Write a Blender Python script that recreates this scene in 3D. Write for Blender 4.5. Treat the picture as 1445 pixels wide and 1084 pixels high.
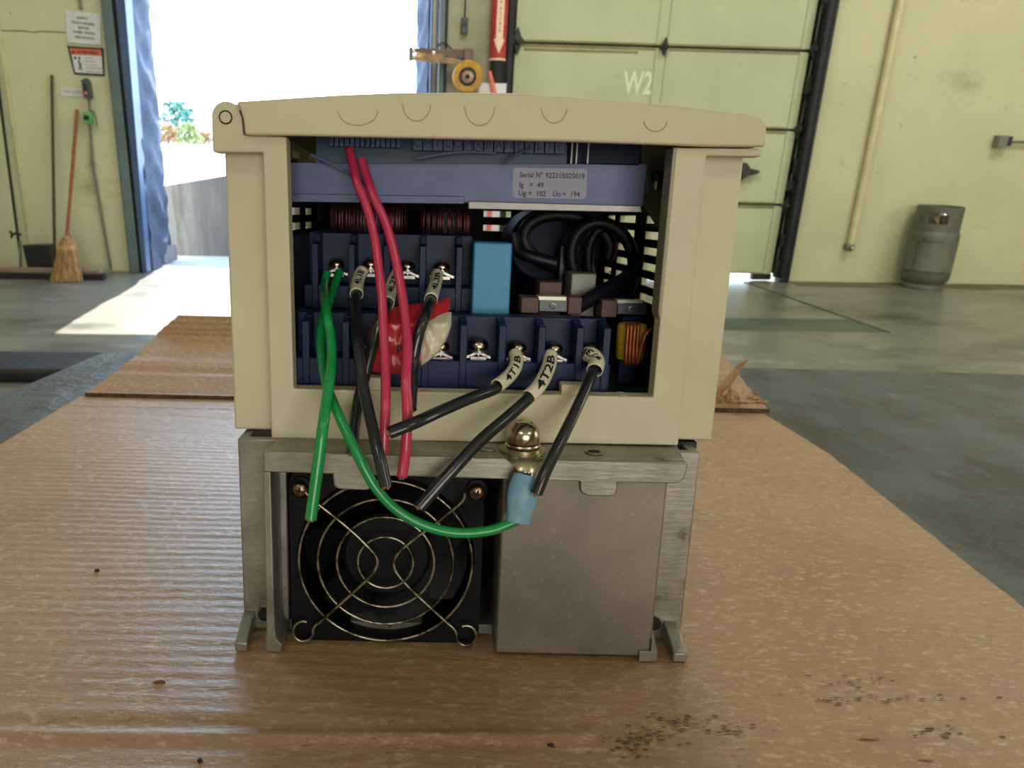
import bpy, bmesh, math, random
import numpy as np
from mathutils import Vector, Matrix, noise
random.seed(4)
sc = bpy.context.scene
for o in list(bpy.data.objects): bpy.data.objects.remove(o)

# ------------------------------------------------------------ camera geometry
FPX, CX, CY, RHO = 1043.0, 605.0, 542.0, 0.024
CD = Vector((0, -0.277, 0.181))                 # camera in bench coordinates (metres)
CB = Vector((2.2195, -6.1935, 1.15))            # camera in the room
TILT_D, TILT_W, YAW = math.radians(12.93), math.radians(18.83), math.radians(-2.7796)

def cam_axes(th):
    F = Vector((0, math.cos(th), -math.sin(th))); R0 = Vector((1, 0, 0)); U0 = Vector((0, math.sin(th), math.cos(th)))
    return F, math.cos(RHO) * R0 + math.sin(RHO) * U0, -math.sin(RHO) * R0 + math.cos(RHO) * U0
AXD = cam_axes(TILT_D)
RYAW = Matrix.Rotation(YAW, 3, 'Z')
AXB = tuple(RYAW @ v for v in cam_axes(TILT_W))
# bench frame -> room frame: bench top slopes a little away from the camera
RD = RYAW @ Matrix.Rotation(-(TILT_W - TILT_D), 3, 'X')
TD = Matrix.Translation(CB) @ RD.to_4x4() @ Matrix.Translation(-CD)
TI = TD.inverted()

def at(x, y, axis, val, room=False):
    """point of the photograph's pixel (x, y) on the plane axis = val"""
    F, R, U = AXB if room else AXD
    C = CB if room else CD
    d = F + R * ((x - CX) / FPX) - U * ((y - CY) / FPX)
    return C + d * ((val - C[axis]) / d[axis])
def D(x, y, Y): return at(x, y, 1, Y)
def S(x, y, t=0.0): return at(x, y, 1, t, True)
def G(x, y, z=0.0): return at(x, y, 2, z, True)

cam_d = bpy.data.cameras.new('camera'); cam = bpy.data.objects.new('camera', cam_d); sc.collection.objects.link(cam)
F, R, U = AXB
m = Matrix((R, U, -F)).transposed().to_4x4(); m.translation = CB
cam.matrix_world = m
cam_d.sensor_width = 36; cam_d.lens = 36 * FPX / 1445; cam_d.shift_x = (722.5 - CX) / 1445
cam_d.dof.use_dof = True; cam_d.dof.focus_distance = 0.288; cam_d.dof.aperture_fstop = 26
cam_d.clip_start = 0.01; cam_d.clip_end = 300
sc.camera = cam

# ------------------------------------------------------------ world, sun, lamps, exposure
w = bpy.data.worlds.new('sky'); sc.world = w; w.use_nodes = True
nt = w.node_tree; bg = nt.nodes['Background']
tc = nt.nodes.new('ShaderNodeTexCoord'); sp = nt.nodes.new('ShaderNodeSeparateXYZ'); cr = nt.nodes.new('ShaderNodeValToRGB')
nt.links.new(tc.outputs['Generated'], sp.inputs[0]); nt.links.new(sp.outputs['Z'], cr.inputs[0]); nt.links.new(cr.outputs[0], bg.inputs[0])
cr.color_ramp.elements[0].position = 0.0; cr.color_ramp.elements[0].color = (0.60, 0.79, 1, 1)
cr.color_ramp.elements[1].position = 0.9; cr.color_ramp.elements[1].color = (0.36, 0.60, 1, 1)
bg.inputs[1].default_value = 11.0

def lamp(name, kind, energy, color, loc, target=None, size=1.0, size_y=None):
    l = bpy.data.lights.new(name, kind); l.energy = energy; l.color = color
    o = bpy.data.objects.new(name, l); sc.collection.objects.link(o); o.location = loc
    if kind == 'AREA':
        l.size = size
        if size_y: l.shape = 'RECTANGLE'; l.size_y = size_y
    if target is not None: o.rotation_euler = (Vector(target) - Vector(loc)).to_track_quat('-Z', 'Y').to_euler()
    return o
HEAD = 3.0
tip = Vector((0.237, -2.046, 0)); hd = Vector((0.198, 0.55, HEAD))
sun = lamp('sun', 'SUN', 22, (1, 0.95, 0.86), (0, 20, 20)); sun.data.angle = 0.006
sun.rotation_euler = (tip - hd).to_track_quat('-Z', 'Y').to_euler()
# unseen fill lights added under the roof, behind the camera and at the right
for (lx, ly, e) in ((-1.2, -2.4, 45), (3.0, -2.4, 85), (7.0, -2.4, 100), (0.3, -9, 26), (5.2, -9, 26)):
    lamp('ceiling_fill', 'AREA', e, (1, 0.94, 0.78), (lx, ly, 4.55), (lx, ly, 0), 1.6, 0.9)
lamp('rear_fill', 'AREA', 245, (1, 0.94, 0.82), (3.6, -13.4, 2.3), (3.0, -6, 1.3), 4.5, 3.2)  # added front fill, the rear wall has no door
lamp('side_fill', 'AREA', 80, (1, 0.95, 0.80), (9.3, -5.0, 2.2), (4.0, -3.0, 0.8), 3.2, 3.0)  # added fill from the right, the side wall is closed
po = lamp('door_portal', 'AREA', 1, (1, 1, 1), (1.3, 0.3, 1.5), (1.3, -3, 1.5), 2.4, 3.0)
try: po.data.cycles.is_portal = True
except Exception: pass
sc.view_settings.view_transform = 'Standard'; sc.view_settings.look = 'None'
sc.view_settings.gamma = 1; sc.view_settings.use_curve_mapping = False
sc.view_settings.exposure = 0.0
try:
    sc.cycles.use_denoising = True; sc.cycles.max_bounces = 8; sc.cycles.sample_clamp_indirect = 6
except Exception: pass

# ------------------------------------------------------------ materials
def srgb(r, g, b):
    f = lambda c: (c / 255 / 12.92) if c / 255 <= 0.04045 else ((c / 255 + 0.055) / 1.055) ** 2.4
    return (f(r), f(g), f(b), 1)
def mat(name, col, rough=0.6, metal=0.0, col2=None, ns=8.0, nlo=0.35, nhi=0.7, bump=0.0, bs=60.0, stretch=(1, 1, 1), spots=None,
        trans=0.0, spec=0.5, coat=0.0, detail=6, bstretch=None, spots2=None):
    m = bpy.data.materials.new(name); m.use_nodes = True; nt = m.node_tree; N = nt.nodes; L = nt.links
    b = N['Principled BSDF']; b.inputs['Base Color'].default_value = col; b.inputs['Roughness'].default_value = rough
    b.inputs['Metallic'].default_value = metal; b.inputs['Specular IOR Level'].default_value = spec
    b.inputs['Transmission Weight'].default_value = trans; b.inputs['Coat Weight'].default_value = coat
    tc = N.new('ShaderNodeTexCoord')
    def mp(st):
        q = N.new('ShaderNodeMapping'); q.inputs['Scale'].default_value = st; L.new(tc.outputs['Object'], q.inputs[0]); return q
    M1 = mp(stretch)
    def nz(src, scale, det=detail, ro=0.6):
        n = N.new('ShaderNodeTexNoise'); n.inputs['Scale'].default_value = scale; n.inputs['Detail'].default_value = det
        n.inputs['Roughness'].default_value = ro; L.new(src.outputs[0], n.inputs['Vector']); return n
    cur = None
    if col2 is not None:
        n = nz(M1, ns); r = N.new('ShaderNodeMapRange'); r.inputs[1].default_value = nlo; r.inputs[2].default_value = nhi
        L.new(n.outputs[0], r.inputs[0])
        x = N.new('ShaderNodeMix'); x.data_type = 'RGBA'; x.inputs[6].default_value = col; x.inputs[7].default_value = col2
        L.new(r.outputs[0], x.inputs[0]); cur = x.outputs[2]
    for sp_ in (spots, spots2):
        if sp_ is None: continue
        c3, sc3, lo, hi, st3 = sp_
        n = nz(mp(st3), sc3, 8, 0.65); r = N.new('ShaderNodeMapRange'); r.inputs[1].default_value = lo; r.inputs[2].default_value = hi
        L.new(n.outputs[0], r.inputs[0])
        x = N.new('ShaderNodeMix'); x.data_type = 'RGBA'; x.inputs[7].default_value = c3
        if cur is None: x.inputs[6].default_value = col
        else: L.new(cur, x.inputs[6])
        L.new(r.outputs[0], x.inputs[0]); cur = x.outputs[2]
    if cur is not None: L.new(cur, b.inputs['Base Color'])
    if bump:
        n = nz(mp(bstretch or stretch), bs, 5); bp = N.new('ShaderNodeBump'); bp.inputs['Strength'].default_value = 1.0
        bp.inputs['Distance'].default_value = bump; L.new(n.outputs[0], bp.inputs['Height']); L.new(bp.outputs[0], b.inputs['Normal'])
    return m
M = {}
# room
M['wall'] = mat('painted_concrete', srgb(204, 203, 168), 0.75, 0, srgb(190, 189, 154), 1.2, 0.35, 0.7, 0.004, 18, spots=(srgb(96, 96, 72), 13, 0.675, 0.73, (1, 1, 1)), spots2=(srgb(150, 148, 108), 1.6, 0.62, 0.8, (1, 1, 1.4)))
M['wall_dirty'] = mat('grimy_painted_concrete', srgb(176, 176, 148), 0.8, 0, srgb(140, 140, 118), 2.5, 0.35, 0.7, 0.004, 18, spots=(srgb(80, 80, 66), 7, 0.66, 0.78, (1, 1, 1)))
M['door'] = mat('painted_door_skin', srgb(192, 198, 164), 0.6, 0, srgb(178, 184, 150), 1.5, 0.35, 0.7, 0.0015, 30, spots=(srgb(120, 118, 82), 4, 0.66, 0.85, (1, 1, 1)))
M['joint'] = mat('dirty_door_joint', srgb(150, 140, 100), 0.8, 0, srgb(118, 108, 76), 6)
M['floor'] = mat('worn_concrete_floor', srgb(120, 119, 112), 0.32, 0, srgb(94, 94, 86), 0.9, 0.3, 0.7, 0.003, 9, spots=(srgb(66, 66, 58), 1.8, 0.50, 0.66, (0.6, 1.4, 1)), spots2=(srgb(150, 151, 146), 4.5, 0.56, 0.74, (0.7, 1.8, 1)), spec=0.7)
M['stripe'] = mat('faded_green_floor_paint', srgb(60, 76, 66), 0.5, 0, srgb(78, 88, 78), 3, 0.4, 0.65)
M['groove'] = mat('dark_floor_joint', srgb(60, 58, 50), 0.9)
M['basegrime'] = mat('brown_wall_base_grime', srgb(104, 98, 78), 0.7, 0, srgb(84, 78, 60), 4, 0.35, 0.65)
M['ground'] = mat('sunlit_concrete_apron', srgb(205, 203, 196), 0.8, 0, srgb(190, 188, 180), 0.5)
M['ceiling'] = mat('white_roof_deck', srgb(190, 190, 178), 0.8)
M['ramp'] = mat('streaked_concrete', srgb(112, 108, 114), 0.85, 0, srgb(140, 138, 146), 4, 0.3, 0.7, 0.004, 10, stretch=(3, 3, 0.35), spots=(srgb(78, 72, 74), 3.2, 0.55, 0.72, (3.2, 3.2, 0.25)))
M['teal'] = mat('teal_painted_steel', srgb(104, 124, 126), 0.45, 0.1, srgb(86, 104, 108), 5, spots=(srgb(150, 160, 158), 9, 0.68, 0.75, (1, 1, 1)))
M['bluesteel'] = mat('pale_blue_painted_steel', srgb(72, 96, 132), 0.5, 0.1, srgb(60, 82, 116), 4, spots=(srgb(60, 76, 96), 10, 0.70, 0.78, (1, 1, 1)))
M['fabric'] = mat('blue_seal_fabric', srgb(50, 60, 82), 0.85, 0, srgb(64, 76, 98), 3, bump=0.006, bs=14, bstretch=(1, 1, 2.6))
M['darksteel'] = mat('dark_track_steel', srgb(26, 28, 38), 0.45, 0.4, srgb(44, 46, 54), 12)
M['rubber'] = mat('black_rubber', srgb(18, 19, 22), 0.7, 0, srgb(40, 42, 46), 9, bump=0.002, bs=40)
M['hinge'] = mat('grimy_hinge_steel', srgb(74, 80, 72), 0.6, 0.5, srgb(40, 44, 42), 30)
M['white'] = mat('white_sign_face', srgb(214, 214, 214), 0.5, 0, srgb(196, 198, 200), 20)
M['navy'] = mat('sign_print_dark', srgb(34, 40, 58), 0.6)
M['orange'] = mat('sign_print_orange', srgb(214, 110, 74), 0.5, 0, srgb(196, 90, 62), 30)
M['paintw'] = mat('pale_stencil_paint', srgb(226, 228, 208), 0.6, 0, srgb(200, 204, 176), 30, 0.5, 0.8)
M['greybox'] = mat('grey_control_box', srgb(82, 92, 92), 0.5, 0.2, srgb(66, 74, 76), 20)
M['greenbox'] = mat('green_switch_box', srgb(110, 176, 116), 0.5, 0, srgb(86, 146, 92), 30)
M['redbtn'] = mat('red_button', srgb(226, 120, 110), 0.4)
M['black'] = mat('black_button', srgb(14, 18, 24), 0.4)
M['conduit'] = mat('grey_conduit', srgb(128, 130, 118), 0.5, 0.3, srgb(108, 110, 100), 10)
M['cream'] = mat('cream_painted_pipe', srgb(212, 206, 164), 0.5, 0, srgb(190, 184, 142), 6)
M['wood'] = mat('varnished_broom_wood', srgb(150, 88, 48), 0.5, 0, srgb(112, 62, 34), 6, stretch=(8, 8, 0.6))
M['oldwood'] = mat('dark_weathered_wood', srgb(92, 72, 50), 0.7, 0, srgb(64, 48, 36), 6, stretch=(8, 8, 0.6))
M['corn'] = mat('broom_corn', srgb(178, 142, 96), 0.8, 0, srgb(120, 88, 66), 60, 0.35, 0.65, 0.004, 90, stretch=(1, 1, 0.06), bstretch=(1, 1, 0.05))
M['stitch'] = mat('broom_stitching', srgb(206, 168, 104), 0.8)
M['pan'] = mat('black_dustpan_plastic', srgb(26, 28, 34), 0.4)
M['squeegee'] = mat('squeegee_wood', srgb(150, 128, 112), 0.6, 0, srgb(120, 100, 88), 8, stretch=(0.6, 8, 8))
M['tank'] = mat('grey_tank_paint', srgb(112, 114, 104), 0.55, 0.3, srgb(92, 94, 86), 9, 0.35, 0.7, 0.001, 60, spots=(srgb(60, 60, 54), 14, 0.66, 0.8, (1, 1, 1)))
M['brass'] = mat('brass_valve', srgb(196, 176, 130), 0.3, 0.9)
M['chrome'] = mat('bright_valve_wheel', srgb(210, 206, 200), 0.25, 0.9)
M['yellow'] = mat('yellow_lamp_paint', srgb(214, 164, 58), 0.45, 0, srgb(166, 120, 48), 18)
M['yellowarm'] = mat('dirty_yellow_arm_paint', srgb(178, 148, 96), 0.5, 0.2, srgb(110, 96, 84), 12)
M['brownarm'] = mat('brown_lamp_arm', srgb(120, 104, 92), 0.5, 0.3, srgb(86, 76, 70), 12)
M['lens'] = mat('dull_lamp_lens', srgb(178, 150, 130), 0.3, 0.2)
M['red'] = mat('red_sleeve_plastic', srgb(192, 62, 52), 0.45, 0, srgb(160, 44, 42), 12)
M['decal'] = mat('pale_decal', srgb(240, 214, 190), 0.5)
M['guard'] = mat('white_guard_panel', srgb(228, 228, 232), 0.5)
M['leaf'] = mat('far_tree_leaves', srgb(48, 88, 76), 0.8, 0, srgb(70, 108, 92), 1.5)
M['leafy'] = mat('far_autumn_leaves', srgb(140, 112, 62), 0.8, 0, srgb(132, 84, 60), 1.2)
M['leafg'] = mat('far_yellow_green_leaves', srgb(104, 116, 60), 0.8, 0, srgb(130, 122, 66), 1.2)
M['trunk'] = mat('far_tree_trunk', srgb(90, 70, 56), 0.9)
# bench and card
M['bench'] = mat('scuffed_black_bench_top', srgb(78, 84, 88), 0.5, 0, srgb(50, 55, 59), 14, 0.35, 0.65, 0.0025, 60, spots=(srgb(124, 130, 132), 30, 0.62, 0.78, (1, 0.5, 1)), spots2=(srgb(24, 26, 29), 10, 0.48, 0.62, (1.3, 0.6, 1)))
M['card'] = mat('corrugated_cardboard', srgb(172, 136, 100), 0.43, 0, srgb(154, 118, 84), 10, 0.3, 0.7, 0.0006, 420, stretch=(0.7, 1.3, 1), spots=(srgb(196, 168, 138), 420, 0.52, 0.68, (0.45, 1, 1)), spots2=(srgb(128, 96, 68), 520, 0.58, 0.70, (0.45, 1, 1)), spec=0.6, bstretch=(0.35, 1, 1))
M['cardedge'] = mat('cardboard_cut_edge', srgb(108, 80, 58), 0.9, 0, srgb(60, 42, 32), 300, 0.4, 0.6)
M['torn'] = mat('torn_card_fibre', srgb(196, 164, 128), 0.85, 0, srgb(160, 126, 92), 60, bump=0.0006, bs=300)
M['smudge'] = mat('dark_graphite_smudge', srgb(106, 86, 66), 0.8)
M['crumb'] = mat('dark_debris', srgb(34, 34, 32), 0.5)
M['rust'] = mat('rust_flake', srgb(120, 66, 44), 0.9)
# drive
M['case'] = mat('beige_plastic', srgb(208, 200, 172), 0.55, 0, srgb(198, 190, 160), 18, bump=0.00006, bs=900, spots=(srgb(160, 148, 118), 40, 0.68, 0.82, (1, 1, 1)))
M['lid'] = mat('beige_lid_plastic', srgb(206, 197, 166), 0.5, 0, srgb(198, 188, 154), 14, bump=0.00008, bs=1100, spots=(srgb(150, 136, 108), 55, 0.70, 0.85, (1, 1, 1)))
M['ringmark'] = mat('faint_ring_stain', srgb(190, 180, 148), 0.6)
M['innerblack'] = mat('added_inner_black', srgb(20, 26, 38), 0.6)  # black for sheets added to keep the case interior dark
M['alu'] = mat('cast_aluminium', srgb(164, 160, 152), 0.42, 0.7, srgb(128, 124, 116), 60, 0.35, 0.7, 0.00015, 500, spots=(srgb(78, 72, 64), 60, 0.63, 0.72, (1, 1, 1)), spots2=(srgb(190, 188, 182), 90, 0.66, 0.8, (0.2, 1, 1)), bstretch=(0.2, 1, 1))
M['aluplate'] = mat('brushed_aluminium_plate', srgb(142, 134, 127), 0.48, 0.65, srgb(112, 106, 101), 22, 0.3, 0.7, 0.00004, 700, spots=(srgb(96, 90, 86), 34, 0.62, 0.8, (1, 1, 1)), spots2=(srgb(160, 154, 148), 500, 0.6, 0.8, (1, 1, 0.5)), bstretch=(1, 1, 0.4))
M['fan'] = mat('black_fan_plastic', srgb(9, 10, 14), 0.55, 0, srgb(14, 16, 22), 90, spec=0.18)
M['blade'] = mat('fan_blade_plastic', srgb(11, 13, 20), 0.5, spec=0.2)
M['wireguard'] = mat('tarnished_chrome_wire', srgb(168, 160, 142), 0.3, 0.9, srgb(84, 74, 62), 160, 0.45, 0.6)
M['screw'] = mat('nickel_screw', srgb(206, 190, 170), 0.22, 1.0, srgb(170, 150, 130), 200)
M['screwb'] = mat('bronze_toned_screw', srgb(172, 140, 118), 0.3, 1.0, srgb(110, 86, 72), 300)
M['recess'] = mat('dark_screw_recess', srgb(14, 12, 12), 0.7)
M['tblack'] = mat('veil_tinted_terminal_plastic', srgb(9, 29, 70), 0.45, 0, srgb(12, 34, 76), 90, spec=0.3)  # blue veil over the interior put into the black plastic's colour
M['tblack2'] = mat('veil_tinted_component_plastic', srgb(8, 24, 60), 0.55, spec=0.25)  # same veil tint mixed into the component plastic
M['tin'] = mat('tinned_clamp_plate', srgb(176, 172, 172), 0.3, 0.9, srgb(120, 116, 120), 300)
M['copper'] = mat('enamelled_copper_wire', srgb(112, 56, 62), 0.3, 0.7, srgb(70, 36, 50), 400)
M['copper2'] = mat('orange_copper_wire', srgb(160, 92, 50), 0.3, 0.6, srgb(128, 70, 40), 400)
M['toroid'] = mat('dark_toroid_core', srgb(24, 26, 46), 0.6)
M['ycore'] = mat('yellow_toroid_core', srgb(212, 172, 44), 0.5)
M['bluecap'] = mat('blue_capacitor_case', srgb(52, 142, 188), 0.45)
M['pcb'] = mat('green_circuit_board', srgb(16, 74, 66), 0.4, 0, srgb(12, 58, 54), 120)
M['pcbblue'] = mat('blue_green_circuit_board', srgb(22, 66, 98), 0.45, 0, srgb(18, 54, 84), 100)
M['connector'] = mat('slate_blue_connector', srgb(84, 100, 142), 0.55)
M['celltext'] = mat('connector_print', srgb(34, 50, 88), 0.6)
M['shield'] = mat('zinc_shield_plate', srgb(98, 106, 142), 0.5, 0.35, srgb(84, 92, 124), 40)
M['shieldlip'] = mat('zinc_plate_lip', srgb(158, 154, 154), 0.45, 0.5, srgb(136, 132, 132), 60)
M['sticker'] = mat('pale_lilac_sticker', srgb(150, 148, 170), 0.45)
M['stickertext'] = mat('sticker_print', srgb(18, 22, 48), 0.5)
M['cable'] = mat('black_cable_jacket', srgb(7, 13, 28), 0.5)
M['relay'] = mat('grey_relay_case', srgb(172, 166, 160), 0.5, 0, srgb(150, 146, 140), 60)
M['brown'] = mat('brown_phenolic', srgb(92, 64, 60), 0.55)
M['bus'] = mat('dull_bus_bar', srgb(76, 84, 88), 0.4, 0.5)
M['busedge'] = mat('bright_bus_edge', srgb(214, 210, 196), 0.4, 0.3)
M['bracket'] = mat('grey_brown_bracket', srgb(112, 106, 92), 0.6)
M['gasket'] = mat('translucent_grey_gasket', srgb(140, 134, 116), 0.4)
M['green'] = mat('green_wire_insulation', srgb(22, 150, 78), 0.3, 0, srgb(16, 132, 66), 60, coat=0.3)
M['redw'] = mat('red_wire_insulation', srgb(198, 54, 92), 0.3, 0, srgb(182, 44, 80), 60, coat=0.3)
M['blackw'] = mat('black_wire_insulation', srgb(24, 26, 32), 0.28, 0, srgb(34, 38, 46), 60, coat=0.4, bump=0.0003, bs=120)
M['strand'] = mat('cut_copper_strands', srgb(150, 110, 90), 0.5, 0.5)
M['sleeve'] = mat('white_marker_sleeve', srgb(222, 214, 190), 0.45)
M['ink'] = mat('black_marker_ink', srgb(14, 16, 24), 0.6)
M['bluesleeve'] = mat('pale_blue_heat_shrink', srgb(104, 150, 178), 0.4, 0, srgb(126, 168, 192), 120, bump=0.0004, bs=220)
M['lug'] = mat('tinned_lug', srgb(208, 200, 172), 0.26, 0.95, srgb(176, 166, 140), 200)
M['packr'] = mat('red_plastic_film', srgb(208, 56, 62), 0.32, 0, srgb(186, 40, 58), 60, coat=0.4)
M['packw'] = mat('white_plastic_film', srgb(224, 214, 190), 0.35, 0, srgb(196, 184, 158), 80, coat=0.3)

# ------------------------------------------------------------ mesh helpers
class MB:
    def __init__(s): s.v = []; s.f = []
    def add(s, vs, fs):
        k = len(s.v); s.v += [Vector(v) for v in vs]; s.f += [tuple(i + k for i in f) for f in fs]; return s
    def box(s, a, b):
        (x0, y0, z0), (x1, y1, z1) = a, b
        return s.add([(x0, y0, z0), (x1, y0, z0), (x1, y1, z0), (x0, y1, z0), (x0, y0, z1), (x1, y0, z1), (x1, y1, z1), (x0, y1, z1)],
                     [(0, 3, 2, 1), (4, 5, 6, 7), (0, 1, 5, 4), (1, 2, 6, 5), (2, 3, 7, 6), (3, 0, 4, 7)])
    def hexa(s, p):   # 8 free corners, bottom ring then top ring
        return s.add(p, [(0, 3, 2, 1), (4, 5, 6, 7), (0, 1, 5, 4), (1, 2, 6, 5), (2, 3, 7, 6), (3, 0, 4, 7)])
    def prism(s, poly, axis, lo, hi):
        n = len(poly)
        def P(p, h): return {'y': (p[0], h, p[1]), 'x': (h, p[0], p[1]), 'z': (p[0], p[1], h)}[axis]
        return s.add([P(p, lo) for p in poly] + [P(p, hi) for p in poly],
                     [tuple(range(n)), tuple(range(2 * n - 1, n - 1, -1))] + [(i, (i + 1) % n, (i + 1) % n + n, i + n) for i in range(n)])
    def tube(s, pts, r, n=12, caps=True, closed=False, flat=None):
        pts = [Vector(p) for p in pts]; m_ = len(pts)
        rs = r if isinstance(r, (list, tuple)) else [r] * m_
        up = None; rings = []
        for i, p in enumerate(pts):
            a = pts[i - 1] if (i or closed) else p; b = pts[(i + 1) % m_] if (i < m_ - 1 or closed) else p
            t = (b - a).normalized()
            if up is None:
                up = Vector((0, -1, 0)) if abs(t.y) < 0.9 else Vector((0, 0, 1))
            u = (up - t * up.dot(t)).normalized(); up = u; q = t.cross(u)
            fu, fq = (1, 1) if flat is None else flat
            rings.append([p + u * (math.cos(k * 2 * math.pi / n) * rs[i] * fu) + q * (math.sin(k * 2 * math.pi / n) * rs[i] * fq) for k in range(n)])
        vs = [v for g in rings for v in g]; fs = []
        for i in range(m_ if closed else m_ - 1):
            j = (i + 1) % m_
            for k in range(n): fs.append((i * n + k, i * n + (k + 1) % n, j * n + (k + 1) % n, j * n + k))
        if caps and not closed: fs += [tuple(range(n - 1, -1, -1)), tuple((m_ - 1) * n + k for k in range(n))]
        return s.add(vs, fs)
    def lathe(s, prof, o, axis=(0, 0, 1), n=24, caps=True):
        a = Vector(axis).normalized(); u = a.orthogonal().normalized(); q = a.cross(u); o = Vector(o); vs = []; fs = []
        for (r, h) in prof:
            for k in range(n):
                t = 2 * math.pi * k / n
                vs.append(o + a * h + (u * math.cos(t) + q * math.sin(t)) * r)
        for i in range(len(prof) - 1):
            for k in range(n): fs.append((i * n + k, i * n + (k + 1) % n, (i + 1) * n + (k + 1) % n, (i + 1) * n + k))
        if caps: fs += [tuple(range(n - 1, -1, -1)), tuple((len(prof) - 1) * n + k for k in range(n))]
        return s.add(vs, fs)
    def holed(s, axis, lo, hi, u0, u1, v0, v1, holes):
        """plate on plane axis (thickness lo..hi) with rectangular holes (ua, ub, va, vb)"""
        us = sorted({u0, u1} | {h[0] for h in holes} | {h[1] for h in holes}); vs_ = sorted({v0, v1} | {h[2] for h in holes} | {h[3] for h in holes})
        inh = lambda u, v: any(h[0] < u < h[1] and h[2] < v < h[3] for h in holes)
        solid = {}
        for i in range(len(us) - 1):
            for j in range(len(vs_) - 1): solid[i, j] = not inh((us[i] + us[i + 1]) / 2, (vs_[j] + vs_[j + 1]) / 2)
        def P(u, v, h): return {'x': (h, u, v), 'y': (u, h, v), 'z': (u, v, h)}[axis]
        idx = {}; V = []; Fc = []
        def g(i, j, k):
            if (i, j, k) not in idx: idx[i, j, k] = len(V); V.append(P(us[i], vs_[j], (lo, hi)[k]))
            return idx[i, j, k]
        for (i, j), ok in solid.items():
            if not ok: continue
            Fc.append((g(i, j, 0), g(i + 1, j, 0), g(i + 1, j + 1, 0), g(i, j + 1, 0)))
            Fc.append((g(i, j, 1), g(i, j + 1, 1), g(i + 1, j + 1, 1), g(i + 1, j, 1)))
            for (di, dj, a, b) in ((-1, 0, (i, j), (i, j + 1)), (1, 0, (i + 1, j), (i + 1, j + 1)), (0, -1, (i, j), (i + 1, j)), (0, 1, (i, j + 1), (i + 1, j + 1))):
                if not solid.get((i + di, j + dj), False):
                    Fc.append((g(*a, 0), g(*b, 0), g(*b, 1), g(*a, 1)))
        return s.add(V, Fc)
    def grid(s, fn, nu, nv, thick=None):
        """surface fn(u, v) -> point; thick adds an underside that far below"""
        V = [Vector(fn(i / nu, j / nv)) for j in range(nv + 1) for i in range(nu + 1)]; W = nu + 1
        Fc = [(j * W + i, j * W + i + 1, (j + 1) * W + i + 1, (j + 1) * W + i) for j in range(nv) for i in range(nu)]
        if thick is not None:
            n = len(V); t = Vector(thick); V += [v + t for v in V]
            Fc += [tuple(k + n for k in reversed(f)) for f in Fc[:nu * nv]]
            per = [i for i in range(W)] + [j * W + nu for j in range(1, nv + 1)] + [nv * W + i for i in range(nu - 1, -1, -1)] + [j * W for j in range(nv - 1, 0, -1)]
            Fc += [(per[k], per[(k + 1) % len(per)], per[(k + 1) % len(per)] + n, per[k] + n) for k in range(len(per))]
        return s.add(V, Fc)

BASE = {}; FR = {}
def T(frame): return TD if frame == 'D' else Matrix.Identity(4)
def setp(o, label=None, cat=None, group=None, kind=None):
    if label: o['label'] = label
    if cat: o['category'] = cat
    if group: o['group'] = group
    if kind: o['kind'] = kind
    return o
def thing(name, label, cat, loc, frame='B', group=None):
    o = bpy.data.objects.new(name, None); sc.collection.objects.link(o); o.empty_display_size = 0.02
    o.matrix_world = T(frame) @ Matrix.Translation(loc); BASE[o.name] = Vector(loc); FR[o.name] = frame
    return setp(o, label, cat, group)
def obj(name, mb, ma, parent=None, frame='B', smooth=None, bevel=None, loc=None, seg=2, label=None):
    if parent is not None: base = BASE[parent.name]; frame = FR[parent.name]
    else:
        if loc is None:
            xs = [v.x for v in mb.v]; ys = [v.y for v in mb.v]; zs = [v.z for v in mb.v]
            loc = ((min(xs) + max(xs)) / 2, (min(ys) + max(ys)) / 2, min(zs))
        base = Vector(loc)
    me = bpy.data.meshes.new(name); me.from_pydata([v - base for v in mb.v], [], mb.f)
    bm = bmesh.new(); bm.from_mesh(me); bmesh.ops.recalc_face_normals(bm, faces=bm.faces); bm.to_mesh(me); bm.free()
    if smooth:
        me.polygons.foreach_set('use_smooth', [True] * len(me.polygons))
        try: me.set_sharp_from_angle(angle=math.radians(smooth))
        except Exception: pass
    me.materials.append(ma)
    o = bpy.data.objects.new(name, me); sc.collection.objects.link(o)
    if parent is not None: o.parent = parent
    else: o.matrix_world = T(frame) @ Matrix.Translation(base)
    BASE[o.name] = base; FR[o.name] = frame
    if bevel:
        b = o.modifiers.new('bevel', 'BEVEL'); b.width = bevel; b.segments = seg; b.limit_method = 'ANGLE'; b.angle_limit = math.radians(35)
        if not smooth:
            me.polygons.foreach_set('use_smooth', [True] * len(me.polygons))
            try: me.set_sharp_from_angle(angle=math.radians(30))
            except Exception: pass
        b.harden_normals = False
    if label: o['label'] = label
    return o
def struct(name, mb, ma, parent=None, **k):
    o = obj(name, mb, ma, parent, **k)
    if parent is None: o['kind'] = 'structure'
    return o
def smoothpath(pts, n=6):
    """Catmull-Rom through the points"""
    P = [Vector(p) for p in pts]; out = []
    for i in range(len(P) - 1):
        a = P[i - 1] if i else P[i] * 2 - P[i + 1]; b = P[i]; c = P[i + 1]; d = P[i + 2] if i + 2 < len(P) else P[i + 1] * 2 - P[i]
        for k in range(n):
            t = k / n
            out.append(0.5 * ((2 * b) + (c - a) * t + (2 * a - 5 * b + 4 * c - d) * t * t + (3 * b - a - 3 * c + d) * t ** 3))
    out.append(P[-1]); return out
_tc = {}
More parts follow.
